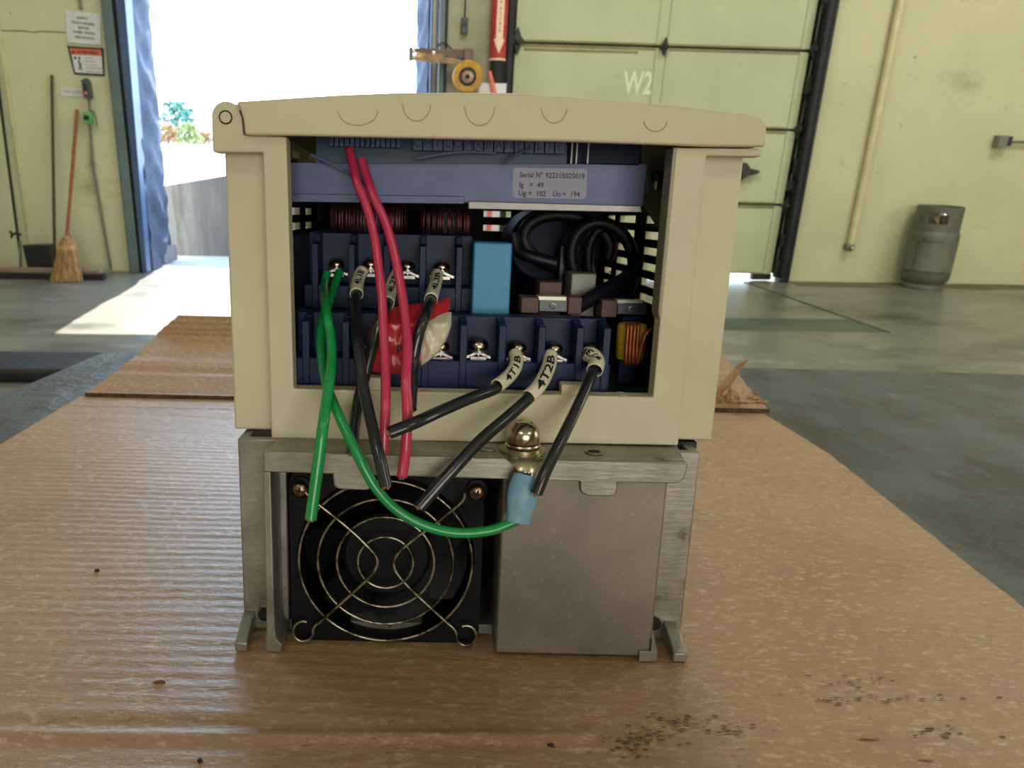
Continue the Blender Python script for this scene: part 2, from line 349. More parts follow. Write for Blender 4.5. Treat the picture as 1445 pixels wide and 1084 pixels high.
def glyphs(s, bold=0.0):
    """flat outline of a text, height about 0.7, starting at x = 0"""
    if (s, bold) in _tc: return _tc[s, bold]
    c = bpy.data.curves.new('t', 'FONT'); c.body = s; c.resolution_u = 3; c.offset = bold
    o = bpy.data.objects.new('t', c); sc.collection.objects.link(o)
    me = bpy.data.meshes.new_from_object(o)
    V = [(v.co.x, v.co.y) for v in me.vertices]; Fc = [tuple(p.vertices) for p in me.polygons]
    sc.collection.objects.unlink(o); bpy.data.objects.remove(o); bpy.data.curves.remove(c); bpy.data.meshes.remove(me)
    x0 = min(v[0] for v in V); x1 = max(v[0] for v in V); V = [(v[0] - x0, v[1]) for v in V]
    _tc[s, bold] = (V, Fc, x1 - x0); return _tc[s, bold]
def lettering(mb, s, origin, ex, ez, height, width=None, centre=False, bold=0.0):
    """flat printed text on a plane: ex along the line, ez up"""
    V, Fc, wd = glyphs(s, bold); k = height / 0.72; kx = (width / wd) if width else k
    ex = Vector(ex).normalized(); ez = Vector(ez).normalized(); o = Vector(origin)
    if centre: o = o - ex * (wd * kx / 2)
    mb.add([o + ex * (x * kx) + ez * (y * k) for (x, y) in V], Fc); return mb

# ============================================================ THE ROOM
XL, XR, YB, ZC = -3.5, 10.0, -14.0, 4.8
fl = MB()
fl.box((XL, YB, -0.12), (XR, 0.0, 0.0)); struct('floor', fl, M['floor'])
struct('ceiling', MB().box((XL - .2, YB - .2, ZC), (XR + .2, 0.3, ZC + 0.15)), M['ceiling'])
OL, OR_, DL, DR, DH = 0.06, 2.54, 3.10, 5.52, 3.0
wb = MB(); wb.holed('y', 0.0, 0.22, XL, XR, 0.0, ZC, [(OL, OR_, -1, HEAD), (DL, DR, -1, DH)])
# the holes reach the ground
wall = struct('wall_back', MB().holed('y', 0.0, 0.22, XL, XR, 0.0, ZC, [(OL, OR_, 0.0, HEAD), (DL, DR, 0.0, DH)]), M['wall'])
struct('wall_left', MB().box((XL - .2, YB, 0), (XL, 0.22, ZC)), M['wall'])
struct('wall_right', MB().box((XR, YB, 0), (XR + .2, 0.22, ZC)), M['wall'])
struct('wall_rear', MB().box((XL - .2, YB - .2, 0), (XR + .2, YB, ZC)), M['wall'])
# grimy strip of wall between the two doors
obj('wall_panel', MB().box((2.60, -0.012, 0), (3.03, 0.0, ZC)), M['wall_dirty'], wall)
# precast panel joint and crack on the left, shallow ribs on the right
j = MB(); a = S(14, 135); b = S(30, 384)
j.box((a.x - .01, -0.018, 0), (a.x + .012, 0, ZC)); obj('panel_joint', j, M['cream'], wall)
j = MB(); pts = [S(x, y, -0.001) for x, y in ((0, 43), (22, 43.5), (38, 44), (46, 46), (60, 44), (78, 45), (93, 46))]
j.tube(pts, 0.003, 6); obj('crack', j, M['groove'], wall)
# floor stripe, joint and drain line
st = MB(); st.prism([(q.x, q.y) for q in (G(940, 448), G(1196, 451), G(1256, 469), G(940, 465))], 'z', 0.0, 0.0012); struct('trim_1', st, M['stripe'])
j = MB(); a = G(1050, 398); b = G(1255, 470); j.tube([(a.x, a.y, 0.0005), (b.x, b.y, 0.0005)], 0.006, 5); struct('trim_2', j, M['groove'])
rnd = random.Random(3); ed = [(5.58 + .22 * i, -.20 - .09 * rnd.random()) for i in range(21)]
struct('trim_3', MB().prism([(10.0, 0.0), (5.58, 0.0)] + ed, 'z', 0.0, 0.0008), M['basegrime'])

# ---- outside
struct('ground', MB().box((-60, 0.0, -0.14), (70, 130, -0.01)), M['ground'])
rw = MB(); a = G(236, 371); b = S(241, 262, 0.9); yy = 0.9
zt = lambda x: S(241, 262, yy).z + (x - S(241, 262, yy).x) * (S(320, 248, yy).z - S(241, 262, yy).z) / (S(320, 248, yy).x - S(241, 262, yy).x)
xs = [-0.9, 0.05, 1.0, 2.2]
rw.add([(x, yy, -0.01) for x in xs] + [(x, yy, max(0.62, zt(x))) for x in xs] + [(x, yy + .2, -0.01) for x in xs] + [(x, yy + .2, max(0.62, zt(x))) for x in xs],
       [(i, i + 1, i + 5, i + 4) for i in range(3)] + [(i + 8, i + 12, i + 13, i + 9) for i in range(3)] + [(i + 4, i + 5, i + 13, i + 12) for i in range(3)] + [(0, 4, 12, 8), (3, 11, 15, 7)])
ret = obj('retaining_wall', rw, M['ramp']); setp(ret, 'low streaked concrete ramp wall standing outside the open dock door', 'wall')
def tree(name, label, px, py, wid, hgt, ma, dist, group, seed):
    base = S(px, py, dist); k = (Vector((base.x, base.y, 0)) - Vector((CB.x, CB.y, 0))).length / FPX
    wd, ht = wid * k, hgt * k; rnd = random.Random(seed)
    t = thing(name, label, 'bush' if 'bush' in name or 'shrub' in name else 'tree', (base.x, base.y, -0.01), 'B', group)
    mb = MB(); top = base.z + ht
    for i in range(420):
        u = rnd.random() * 2 * math.pi; r = math.sqrt(rnd.random()); z = rnd.random()
        c = Vector((base.x + math.cos(u) * r * wd * .5 * (1 - .45 * z * z), base.y + math.sin(u) * r * wd * .35, 0.2 + z * (top - 0.2)))
        if c.z < base.z - ht * .6: c.z = base.z + rnd.random() * ht
        s_ = wd * 0.055 * (0.6 + rnd.random())
        n = Vector((rnd.gauss(0, 1), rnd.gauss(0, 1), rnd.gauss(0, 1))).normalized(); q = n.orthogonal().normalized(); e = n.cross(q)
        mb.add([c + q * s_, c + e * s_, c - q * s_, c - e * s_ * .6 + n * s_ * .4], [(0, 1, 2, 3)])
    obj('foliage', mb, ma, t)['kind'] = 'stuff'
    obj('trunk', MB().tube([(base.x, base.y, -0.01), (base.x, base.y, top * .7)], wd * .03, 8), M['trunk'], t)
tree('dark_tree', 'bluish green tree, tallest of the row beyond the yard', 253, 196, 52, 44, M['leaf'], 46, 'trees beyond the yard', 1)
tree('autumn_bush', 'orange tinted autumn bush next to the white curtain edge beyond the yard', 238, 208, 34, 26, M['leafy'], 40, 'trees beyond the yard', 2)
tree('yellow_bush', 'yellow green bush in front of the tallest tree beyond the yard', 268, 209, 34, 30, M['leafg'], 38, 'trees beyond the yard', 3)
tree('orange_bush', 'orange bush closest to the hinge corner of the lid, beyond the yard', 290, 211, 26, 22, M['leafy'], 39, 'trees beyond the yard', 4)

# ---- open dock door surround
dj = thing('dock_door_frame', 'pale blue and teal steel frame with blue fabric seal around open doorway', 'door frame', (1.3, 0, 0))
mb = MB(); mb.box((0.045, -0.05, 0), (0.062, 0.0, HEAD + .1)); mb.box((0.045, -0.055, 0), (0.115, -0.045, HEAD + .1)); mb.box((0.028, -0.03, 0), (0.045, 0, HEAD + .1))
obj('teal_angle', mb, M['teal'], dj, bevel=0.003)
mb = MB(); mb.box((0.062, -0.04, 0), (0.175, 0.05, HEAD)); obj('door_track', mb, M['darksteel'], dj)
mb = MB(); mb.hexa([(0.140, -0.06, 0), (0.178, -0.06, 0), (0.178, 0.1, 0), (0.140, 0.1, 0), (0.150, -0.06, HEAD), (0.235, -0.06, HEAD), (0.235, 0.1, HEAD), (0.150, 0.1, HEAD)])
obj('jamb_post', mb, M['bluesteel'], dj, bevel=0.004)
def pad(x0, x1, sgn):
    def fn(u, v):
        z = v * (HEAD + .1); w_ = 0.012 * math.sin(v * 61 + u * 7) * math.sin(u * math.pi) + 0.018 * noise.noise(Vector((u * 3, v * 26, sgn)))
        flare = 0.03 * math.exp(-((v - .42) * 8) ** 2) * math.sin(u * math.pi)
        return (x0 + (x1 - x0) * u + sgn * (w_ + flare), 0.06 + 0.53 * u, z)
    return MB().grid(fn, 14, 90, (-sgn * .05, 0, 0))
obj('left_seal_pad', pad(0.195, 0.198, 1), M['fabric'], dj, smooth=60)
obj('right_seal_pad', pad(2.455, 2.375, -1), M['fabric'], dj, smooth=60)
obj('head_seal_pad', MB().box((0.12, 0.05, HEAD - .02), (2.46, 0.6, HEAD + .12)), M['fabric'], dj)
mb = MB(); mb.box((2.47, -0.05, 0), (2.483, 0.05, HEAD)); mb.box((2.515, -0.05, 0), (2.53, 0.05, HEAD)); obj('right_track', mb, M['bluesteel'], dj)
obj('right_track_channel', MB().box((2.483, -0.02, 0), (2.515, 0.05, HEAD)), M['ceiling'], dj)
mb = MB(); mb.box((2.54, -0.05, 0), (2.575, 0.0, HEAD + .1)); obj('right_angle', mb, M['teal'], dj, bevel=0.003)
mb = MB(); mb.box((2.577, -0.02, 0), (2.60, 0.0, HEAD + .1)); obj('right_gap_strip', mb, M['darksteel'], dj)
obj('seal_boot', MB().grid(lambda u, v: (0.19 + 0.05 * u + 0.01 * noise.noise(Vector((u * 9, v * 9, 2))), 0.40 + .22 * u, v * (0.16 - .03 * u) + 0.0), 8, 8, (0, -0.01, 0)), M['ramp'], dj, smooth=50)

# ---- closed sectional door
door = struct('door_2', MB().box((DL, 0.10, 0.05), (DR, 0.12, DH)), M['darksteel'])
zs = [0.045, 0.636, 1.23, 1.822, 2.415, 2.99]
for i in range(5):
    z0, z1 = zs[i] + 0.008, zs[i + 1] - 0.008
    mb = MB(); mb.box((DL + .03, 0.045, z0), (DR - .06, 0.095, z1))
    p = obj('door_section', mb, M['door'], door, bevel=0.004)
    mb = MB()
    for (xa, xb) in ((DL + .03, DL + .085), (4.238, 4.256), (4.322, 4.338), (DR - .13, DR - .06)): mb.box((xa, 0.036, z0 + .004), (xb, 0.046, z1 - .004))
    obj('stile', mb, M['door'], p, bevel=0.002)
    mb = MB(); mb.box((DL + .03, 0.040, z1 - .018), (DR - .06, 0.0452, z1 - .002)); mb.box((DL + .03, 0.040, z0), (DR - .06, 0.0452, z0 + .014)); obj('joint_rail', mb, M['joint'], p)
    if i in (2, 3):
        mb = MB(); mb.box((DL + .1, 0.0445, z1 - .06) if i == 3 else (DL + .1, 0.0445, z1 - .05), (4.1, 0.0449, z1 - .03)); obj('grime_streak', mb, M['joint'], p)
sec = [o for o in bpy.data.objects if o.name.startswith('door_section')]
mb = MB(); a = S(878, 130, 0.045); b = S(919, 131, 0.045)
lettering(mb, 'W2', (a.x, 0.0435, S(900, 132, .04).z), (1, 0, 0), (0, 0, 1), S(900, 100, .04).z - S(900, 132, .04).z, width=b.x - a.x, bold=0.02)
obj('stencilled_letters', mb, M['paintw'], sec[2])
obj('bottom_seal', MB().box((DL + .05, 0.04, 0.022), (5.02, 0.09, 0.05)), M['rubber'], door)
obj('bottom_seal', MB().box((5.30, 0.04, 0.0), (DR - .05, 0.09, 0.05)), M['rubber'], door)
def hinge(px, py, s_, big=False):
    c = S(px, py, 0.03); r = 0.075 * s_
    ang = [i * math.pi / 4 for i in range(8)]; rr = [r * q for q in (0.55, 0.42, 1.0, 0.42, 0.55, 0.42, 1.0, 0.42)]
    mb = MB(); mb.prism([(c.x + math.cos(t) * q, c.z + math.sin(t) * q) for t, q in zip(ang, rr)], 'y', 0.012, 0.034)
    mb.lathe([(r * .25, 0), (r * .25, .03), (r * .1, .036)], (c.x, 0.012, c.z), (0, -1, 0), 10)
    obj('roller_hinge', mb, M['hinge'], door, bevel=0.003)
for q in ((1149, 70, 1.1), (1126, 183, 1.05), (1109, 290, 1.0), (938, 66, .95), (1163, 4, .8)): hinge(*q)
hinge(730, 58, 1.35)
# slide lock
mb = MB(); c = S(1052, 243, .02)
mb.prism([(c.x - .07, c.z - .09), (c.x - .02, c.z - .06), (c.x + .02, c.z - .03), (c.x + .11, c.z - .005), (c.x + .11, c.z + .015), (c.x + .03, c.z + .03), (c.x, c.z + .07), (c.x - .05, c.z + .08)], 'y', 0.0, 0.035)
obj('slide_lock', mb, M['hinge'], door, bevel=0.004)
for (px, py, w_, h_) in ((1141, 120, .05, .13), (1124, 235, .05, .12), (1116, 262, .06, .08), (1105, 340, .04, .11), (1098, 378, .06, .16), (1136, 148, .03, .04)):
    c = S(px, py, 0.02); obj('track_clip', MB().box((c.x - w_ / 2, -0.005, c.z - h_ / 2), (c.x + w_ / 2, 0.04, c.z + h_ / 2)), M['hinge'], door, bevel=0.003)
mb = MB(); mb.box((5.500, -0.07, 0), (5.545, 0.04, DH + .3)); mb.box((5.545, -0.075, 0), (5.572, -0.02, DH + .3)); mb.box((5.545, -0.02, 0), (5.56, 0.0, DH + .3))
obj('door_track_seal', mb, M['darksteel'], door, bevel=0.003)
mb = MB(); mb.box((3.06, -0.05, 0), (3.10, 0.04, DH + .3)); mb.box((3.045, -0.02, 0), (3.06, 0, DH + .3)); obj('door_track_seal', mb, M['darksteel'], door, bevel=0.003)

# ---- left wall fittings
def sign_plate(name, label, x0, x1, z0, z1, ma, cat='sign', skew=0.0):
    t = thing(name, label, cat, ((x0 + x1) / 2, 0, z0))
    return t
t = thing('notice_sign', 'white rectangular notice with five lines of dark print, screwed above the orange warning sign', 'sign', (-.12, 0, 1.715))
obj('plate', MB().hexa([(-.258, -.008, 1.722), (-.012, -.008, 1.712), (-.012, 0, 1.712), (-.258, 0, 1.722), (-.245, -.008, 1.943), (.012, -.008, 1.925), (.012, 0, 1.925), (-.245, 0, 1.943)]), M['white'], t, bevel=0.002)
mb = MB()
for (txt, zc, wd) in (('SAFETY', 1.885, .085), ('TRUCK DRIVERS', 1.850, .165), ('SHOULD', 1.818, .08), ('WHEEL CHOCK', 1.787, .165), ('AND DOCKING', 1.752, .145)):
    lettering(mb, txt, (-.125, -.0085, zc), (1, 0, -.07), (0, 0, 1), .016, width=wd, centre=True, bold=0.03)
obj('print', mb, M['navy'], t)
t = thing('warning_sign', 'orange and white warning sign with black pictogram, below the white notice', 'sign', (-.13, 0, 1.5))
obj('backing', MB().hexa([(-.236, -.008, 1.503), (-.012, -.008, 1.496), (-.012, 0, 1.496), (-.236, 0, 1.503), (-.262, -.008, 1.702), (.004, -.008, 1.693), (.004, 0, 1.693), (-.262, 0, 1.702)]), M['navy'], t, bevel=0.002)
def q4(mb, a, b, c, d, y): mb.add([(a[0], y, a[1]), (b[0], y, b[1]), (c[0], y, c[1]), (d[0], y, d[1])], [(0, 1, 2, 3)]); return mb
obj('white_panel', q4(MB(), (-.226, 1.517), (-.020, 1.511), (-.014, 1.637), (-.238, 1.641), -.0088), M['white'], t)
obj('orange_header', q4(MB(), (-.240, 1.641), (-.014, 1.637), (-.012, 1.680), (-.246, 1.686), -.0088), M['orange'], t)
mb = MB(); lettering(mb, 'WARNING', (-.198, -.0094, 1.651), (1, 0, -.03), (0, 0, 1), .024, width=.16, bold=0.03)
mb.add([(-.236, -.0094, 1.650), (-.206, -.0094, 1.649), (-.221, -.0094, 1.676)], [(0, 1, 2)])
obj('header_print', mb, M['navy'], t); mb = MB()
for i, (txt, wd) in enumerate((('Crush', .055), ('hazard from', .075), ('powered door.', .09), ('Stay clear of door', .115), ('while it is moving', .115))):
    lettering(mb, txt, (-.142, -.0094, 1.617 - i * .023), (1, 0, -.03), (0, 0, 1), .009, width=wd, bold=0.02)
obj('text_print', mb, M['navy'], t); mb = MB()
q4(mb, (-.222, 1.610), (-.204, 1.610), (-.204, 1.628), (-.222, 1.628), -.0094); q4(mb, (-.192, 1.610), (-.172, 1.610), (-.176, 1.628), (-.190, 1.628), -.0094)
q4(mb, (-.196, 1.583), (-.184, 1.583), (-.180, 1.602), (-.194, 1.600), -.0094); q4(mb, (-.188, 1.560), (-.178, 1.556), (-.172, 1.582), (-.190, 1.584), -.0094)
q4(mb, (-.178, 1.532), (-.170, 1.532), (-.176, 1.562), (-.186, 1.560), -.0094); q4(mb, (-.200, 1.535), (-.194, 1.533), (-.182, 1.560), (-.188, 1.562), -.0094)
obj('pictogram', mb, M['navy'], t)
t = thing('label_strip', 'narrow white label strip beside the grey push-button box', 'label', (-.27, 0, 1.35))
obj('strip', MB().hexa([(-.352, -.005, 1.345), (-.168, -.005, 1.345), (-.168, 0, 1.345), (-.352, 0, 1.345), (-.356, -.005, 1.415), (-.168, -.005, 1.408), (-.168, 0, 1.408), (-.356, 0, 1.415)]), M['white'], t)
mb = MB(); lettering(mb, 'DOCK LEVELER', (-.335, -.0055, 1.372), (1, 0, -.02), (0, 0, 1), .018, width=.15); obj('print', mb, M['conduit'], t)
t = thing('push_button_box', 'grey push-button box with one red button, below the warning sign', 'switch box', (-.14, 0, 1.335))
obj('housing', MB().prism([(-.168, 1.335), (-.112, 1.333), (-.116, 1.452), (-.135, 1.478), (-.150, 1.476), (-.182, 1.452), (-.170, 1.450)], 'y', -.055, 0), M['greybox'], t, bevel=0.003)
for z, ma in ((1.425, 'black'), (1.400, 'black'), (1.372, 'redbtn')):
    obj('button', MB().lathe([(.010, 0), (.010, .008), (.007, .011)], (-.146, -.055, z), (0, -1, 0), 14), M[ma], t, smooth=40, label='pink red button' if ma == 'redbtn' else None)
t = thing('disconnect_switch', 'small green switch box with black knob on the vertical conduit', 'switch box', (-.153, 0, 1.145))
obj('housing', MB().box((-.190, -.06, 1.148), (-.128, 0, 1.238)), M['greenbox'], t, bevel=0.004)
obj('knob', MB().lathe([(.018, 0), (.018, .016), (.012, .02)], (-.160, -.06, 1.195), (0, -1, 0), 16), M['black'], t, smooth=40)
obj('side_bracket', MB().tube([(-.135, -.03, 1.246), (-.112, -.03, 1.240), (-.104, -.03, 1.20), (-.102, -.03, 1.13)], .005, 8), M['greybox'], t)
o = obj('conduit', MB().tube([(S(113, 5, -.012).x, -.013, 3.2), S(114, 13, -.012)], .012, 10), M['conduit'], smooth=60); setp(o, 'thin grey conduit coming down the wall to the top of the white notice', 'pipe')
o = obj('conduit', MB().tube([(-.144, -.015, 1.331), (-.150, -.015, 1.241)], .009, 8), M['conduit'], smooth=60); setp(o, 'short conduit between the grey push-button box and the green switch box', 'pipe')
mb = MB()
a = S(127, 176, -.015); b = S(131, 232, -.015); c = S(157, 381, -.015)
mb.tube([(a.x, -.015, 1.146), b, c], .010, 10)
mb.lathe([(.014, 0), (.014, .05)], (b.x, -.015, b.z - .02), (0, 0, 1), 10)
o = obj('conduit', mb, M['conduit'], smooth=60); setp(o, 'thin grey conduit running down the wall to the floor from the green switch box', 'pipe')

# ---- tools on the left
t = thing('corn_broom', 'corn broom with reddish wooden handle and flared straw head', 'broom', G(95, 394))
b0 = G(95, 396); bt = -0.30
c0 = S(94, 332, -.33); tp = S(108, 155, -.03); tp.y = -.02
obj('handle', MB().tube([tp, c0 + Vector((0, 0, -.02))], [.013, .014], 12), M['wood'], t, smooth=60)
pl = [(333, 90, 99), (342, 84, 104), (352, 81, 108), (375, 76, 113), (397, 70, 117)]
def broom(u, v):
    k = v * (len(pl) - 1); i = min(int(k), len(pl) - 2); f_ = k - i
    y = pl[i][0] * (1 - f_) + pl[i + 1][0] * f_; xl = pl[i][1] * (1 - f_) + pl[i + 1][1] * f_; xr = pl[i][2] * (1 - f_) + pl[i + 1][2] * f_
    tt = -.33 - .14 * v; th = u * 2 * math.pi; xc = (xl + xr) / 2; rr = (xr - xl) / 2
    p = S(xc + rr * math.cos(th), y, tt); p.y += .05 * (1 - .3 * v) * math.sin(th) + .012 * noise.noise(Vector((th * 5, v * .5, 0)))
    if v > .99: p.z = max(0.002, p.z + .015 * noise.noise(Vector((th * 9, 3, 0))))
    return p
mb = MB().grid(broom, 72, 14); bt_ = [i for i in range(73)]; mb.f.append(tuple(range(72))); mb.f.append(tuple(14 * 73 + i for i in range(72)))
obj('straw_head', mb, M['corn'], t, smooth=70)
mb = MB()
for v in (.36, .42, .47): mb.tube([Vector(broom(u / 40, v)) for u in range(41)], .004, 5)
obj('stitching', mb, M['stitch'], t)
o = obj('wooden_pole', MB().tube([S(73, 106, -.02), S(77, 362, -.09), S(77, 382, -.10)], [.011, .012, .012], 10), M['oldwood'], smooth=60); setp(o, 'straight dark wooden pole leaning on the wall behind the broom', 'pole')
t = thing('squeegee', 'wide floor squeegee with pale wooden back lying along the wall base', 'squeegee', G(60, 394))
a = G(-30, 392); b = G(151, 391)
obj('wooden_back', MB().box((a.x, -.385, 0.045), (b.x, -.30, 0.078)), M['squeegee'], t, bevel=.005)
obj('rubber_blade', MB().box((a.x, -.40, 0.0), (b.x + .03, -.33, 0.046)), M['rubber'], t, bevel=.003)
t = thing('dustpan', 'black plastic dustpan with upright handle behind the broom', 'dustpan', G(55, 380))
y0 = -.20; a = S(33, 350, y0); b = S(78, 377, y0)
obj('pan', MB().hexa([(a.x + .03, y0 - .04, .0), (b.x, y0 - .04, .0), (b.x, y0 + .06, .0), (a.x + .03, y0 + .06, .0), (a.x, y0 - .02, b.z + .17), (b.x, y0 - .02, b.z + .18), (b.x, y0 + .06, b.z + .18), (a.x, y0 + .06, b.z + .17)]), M['pan'], t, bevel=.008)
obj('handle', MB().tube(smoothpath([S(57, 361, y0), S(52, 352, y0), S(52, 345, y0)]), [.016] * 6 + [.015] * 7, 10), M['pan'], t, smooth=60)
t = thing('black_pole', 'black metal pole with a small clamp, farthest along the wall from the doorway', 'pole', G(28, 384))
obj('shaft', MB().tube([S(-6, 96, -.02), S(28, 355, -.12)], .011, 10), M['rubber'], t, smooth=60)
obj('shaft_tip', MB().tube([S(28, 340, -.12), S(29.5, 383, -.15)], [.012, .011], 10), M['conduit'], t, smooth=60)
obj('clamp', MB().tube([S(30, 332, -.14), S(24, 329, -.15), S(17, 331, -.15), S(14, 326, -.15)], .012, 8).tube([S(17, 331, -.15), S(16, 336, -.15)], .009, 8), M['rubber'], t)

# ---- between the doors
t = thing('downpipe', 'dark column pipe with red arrow sleeve between the two doors', 'pipe', (2.97, -.08, 0))
cx_ = S(703, 60, -.09).x; PY = -.09
obj('pipe_shaft', MB().lathe([(.052, 0), (.052, 4.7)], (cx_, PY, 0), n=20), M['rubber'], t, smooth=40)
z0 = S(703, 84, -.13).z
obj('red_sleeve', MB().lathe([(.062, z0), (.062, 2.6)], (cx_, PY, 0), n=24), M['red'], t, smooth=40)
obj('sleeve_rim', MB().lathe([(.064, z0 - .006), (.064, z0 + .008)], (cx_, PY, 0), n=24), M['decal'], t, smooth=40)
mb = MB(); zz = z0 + .04
def wrapz(p): th = p[0] / .063; return (cx_ + .0635 * math.sin(th), PY - .0635 * math.cos(th), p[1])
for (x0, x1, za, zb) in ((-.027, -.013, zz + .10, zz + .60), (-.013, 0, zz + .10, zz + .60), (0, .013, zz + .10, zz + .60), (.013, .027, zz + .10, zz + .60)):
    mb.add([wrapz(q) for q in ((x0, za), (x1, za), (x1, zb), (x0, zb))], [(0, 1, 2, 3)])
for k in range(-6, 6):
    xa, xb = k * .045 / 6, (k + 1) * .045 / 6
    mb.add([wrapz(q) for q in ((xa, zz + .10 * abs(xa) / .045), (xb, zz + .10 * abs(xb) / .045), (xb, zz + .101), (xa, zz + .101))], [(0, 1, 2, 3)])
obj('arrow_decal', mb, M['decal'], t)
mb = MB(); V, Fc, wd = glyphs('CAUTION'); kk = .42 / wd
mb.add([(wrapz((yv * .022 - .008, zz + .57 - x * kk))[0], wrapz((yv * .022 - .008, 0))[1] - .001, zz + .57 - x * kk) for x, yv in V], Fc); obj('decal_print', mb, M['red'], t)
a = S(676, 117, -.19); b = S(714, 131, -.19)
o = obj('guard_panel', MB().box((a.x, -.20, 0.0), (b.x, -.165, a.z)), M['guard'], bevel=.003); setp(o, 'white upright guard panel at the foot of the dark column pipe', 'panel')
a = S(690, 101, -.2); b = S(697, 131, -.2)
o = obj('red_rod', MB().tube([(a.x, -.225, a.z), (b.x, -.225, b.z), (b.x + .015, -.225, 0)], [.014, .019, .019], 10), M['redbtn'], smooth=60); setp(o, 'thin red rod standing in front of the white guard panel', 'rod')
t = thing('pendant_switch', 'dark pendant switch on a thin cable, beside the open doorway', 'switch', S(655, 48))
a = S(651, 25, -.03); b = S(660, 48, -.03)
obj('housing', MB().box((a.x, -.05, b.z), (b.x, -.01, a.z)), M['greybox'], t, bevel=.004)
obj('button', MB().lathe([(.012, 0), (.012, .008)], ((a.x + b.x) / 2, -.05, (a.z + b.z) / 2 + .01), (0, -1, 0), 12), M['black'], t)
obj('cable', MB().tube([((a.x + b.x) / 2, -.03, a.z), ((a.x + b.x) / 2 + .01, -.03, 3.2)], .006, 6), M['rubber'], t)
t = thing('dock_light', 'round yellow dock lamp on a slotted double swing arm', 'lamp', S(665, 85))
def arm(pts, y0, y1, ma, name='swing_arm', slots=()):
    mb = MB(); P = [S(*p, y0) for p in pts]; mb.prism([(q.x, q.z) for q in P], 'y', y0, y1); return obj(name, mb, M[ma], t, bevel=.003)
arm([(579, 67), (600, 68), (667, 70), (667, 84), (640, 82), (600, 76), (580, 73)], -.16, -.12, 'brownarm')
arm([(577, 80), (600, 78), (640, 82), (662, 88), (660, 93), (640, 90), (600, 87), (577, 84)], -.24, -.20, 'yellowarm')
arm([(588, 74), (628, 77), (628, 82), (588, 80)], -.20, -.16, 'yellowarm', 'spacer_block')
arm([(577, 66), (583, 66), (583, 85), (577, 85)], -.26, -.10, 'brownarm', 'arm_pivot')
for (px, py) in ((583, 72), (612, 75), (583, 80)):
    c = S(px, py, -.262); obj('bright_bolt', MB().lathe([(.018, 0), (.018, .006), (.010, .010)], (c.x, -.258 if py > 78 or px < 600 else -.2, c.z), (0, -1, 0), 12), M['chrome'], t, smooth=40)
arm([(655, 68), (668, 69), (668, 88), (655, 88)], -.2, 0, 'brownarm', 'wall_bracket')
obj('cord', MB().tube(smoothpath([S(616, 68, -.14), S(621, 62, -.14), S(628, 61, -.12), S(634, 66, -.1), S(640, 72, -.1)]), .006, 6), M['rubber'], t)
c = S(660, 108, -.26)
obj('lamp_head', MB().lathe([(.06, -.14), (.10, -.10), (.115, -.02), (.113, 0), (.105, .012), (.065, .012), (.060, -.02)], c, (-.12, -1, -.05), 32), M['yellow'], t, smooth=50)
obj('lamp_neck', MB().tube([S(652, 90, -.22), c + Vector((0, .08, .03))], .02, 10), M['brownarm'], t)
obj('lens_ring', MB().lathe([(.062, -.01), (.064, .016), (.05, .018), (.048, 0)], c, (-.12, -1, -.05), 28), M['rubber'], t, smooth=40)
obj('lens', MB().lathe([(.048, 0), (.046, .008), (.02, .014)], c, (-.12, -1, -.05), 24), M['lens'], t, smooth=40)
obj('bulb', MB().lathe([(.018, 0.01), (.016, .022), (.006, .026)], c, (-.12, -1, -.05), 16), M['rubber'], t, smooth=40)

# ---- right wall fittings
a = S(1270, -40, -.03); b = S(1200, 346, -.03)
t = thing('wall_pipe', 'cream painted pipe running down the wall to a round fitting', 'pipe', (b.x, -.03, b.z))
obj('pipe_shaft', MB().tube([(b.x, -.03, 4.7), (b.x, -.03, b.z)], .027, 14), M['cream'], t, smooth=60)
obj('end_fitting', MB().lathe([(.036, 0), (.036, .05), (.022, .06)], (b.x - .005, 0, b.z - .015), (0, -1, 0), 18), M['conduit'], t, smooth=40)
obj('end_plug', MB().lathe([(.014, 0), (.014, .02)], (b.x - .005, -.06, b.z - .015), (0, -1, 0), 12), M['chrome'], t, smooth=40)
t = thing('outlet_box', 'small grey junction box with a side conduit on the bare wall', 'box', S(1417, 210))
a = S(1411, 191, -.06); b = S(1424, 208, -.06)
obj('housing', MB().box((a.x, -.07, b.z), (b.x - .03, 0, a.z)), M['conduit'], t, bevel=.003)
obj('dark_face', MB().box((b.x - .03, -.065, b.z + .01), (b.x + .01, 0, a.z - .005)), M['black'], t, bevel=.003)
obj('side_conduit', MB().tube([(b.x, -.03, S(1430, 200, -.03).z), (9.9, -.03, S(1430, 200, -.03).z)], .011, 10), M['conduit'], t, smooth=60)

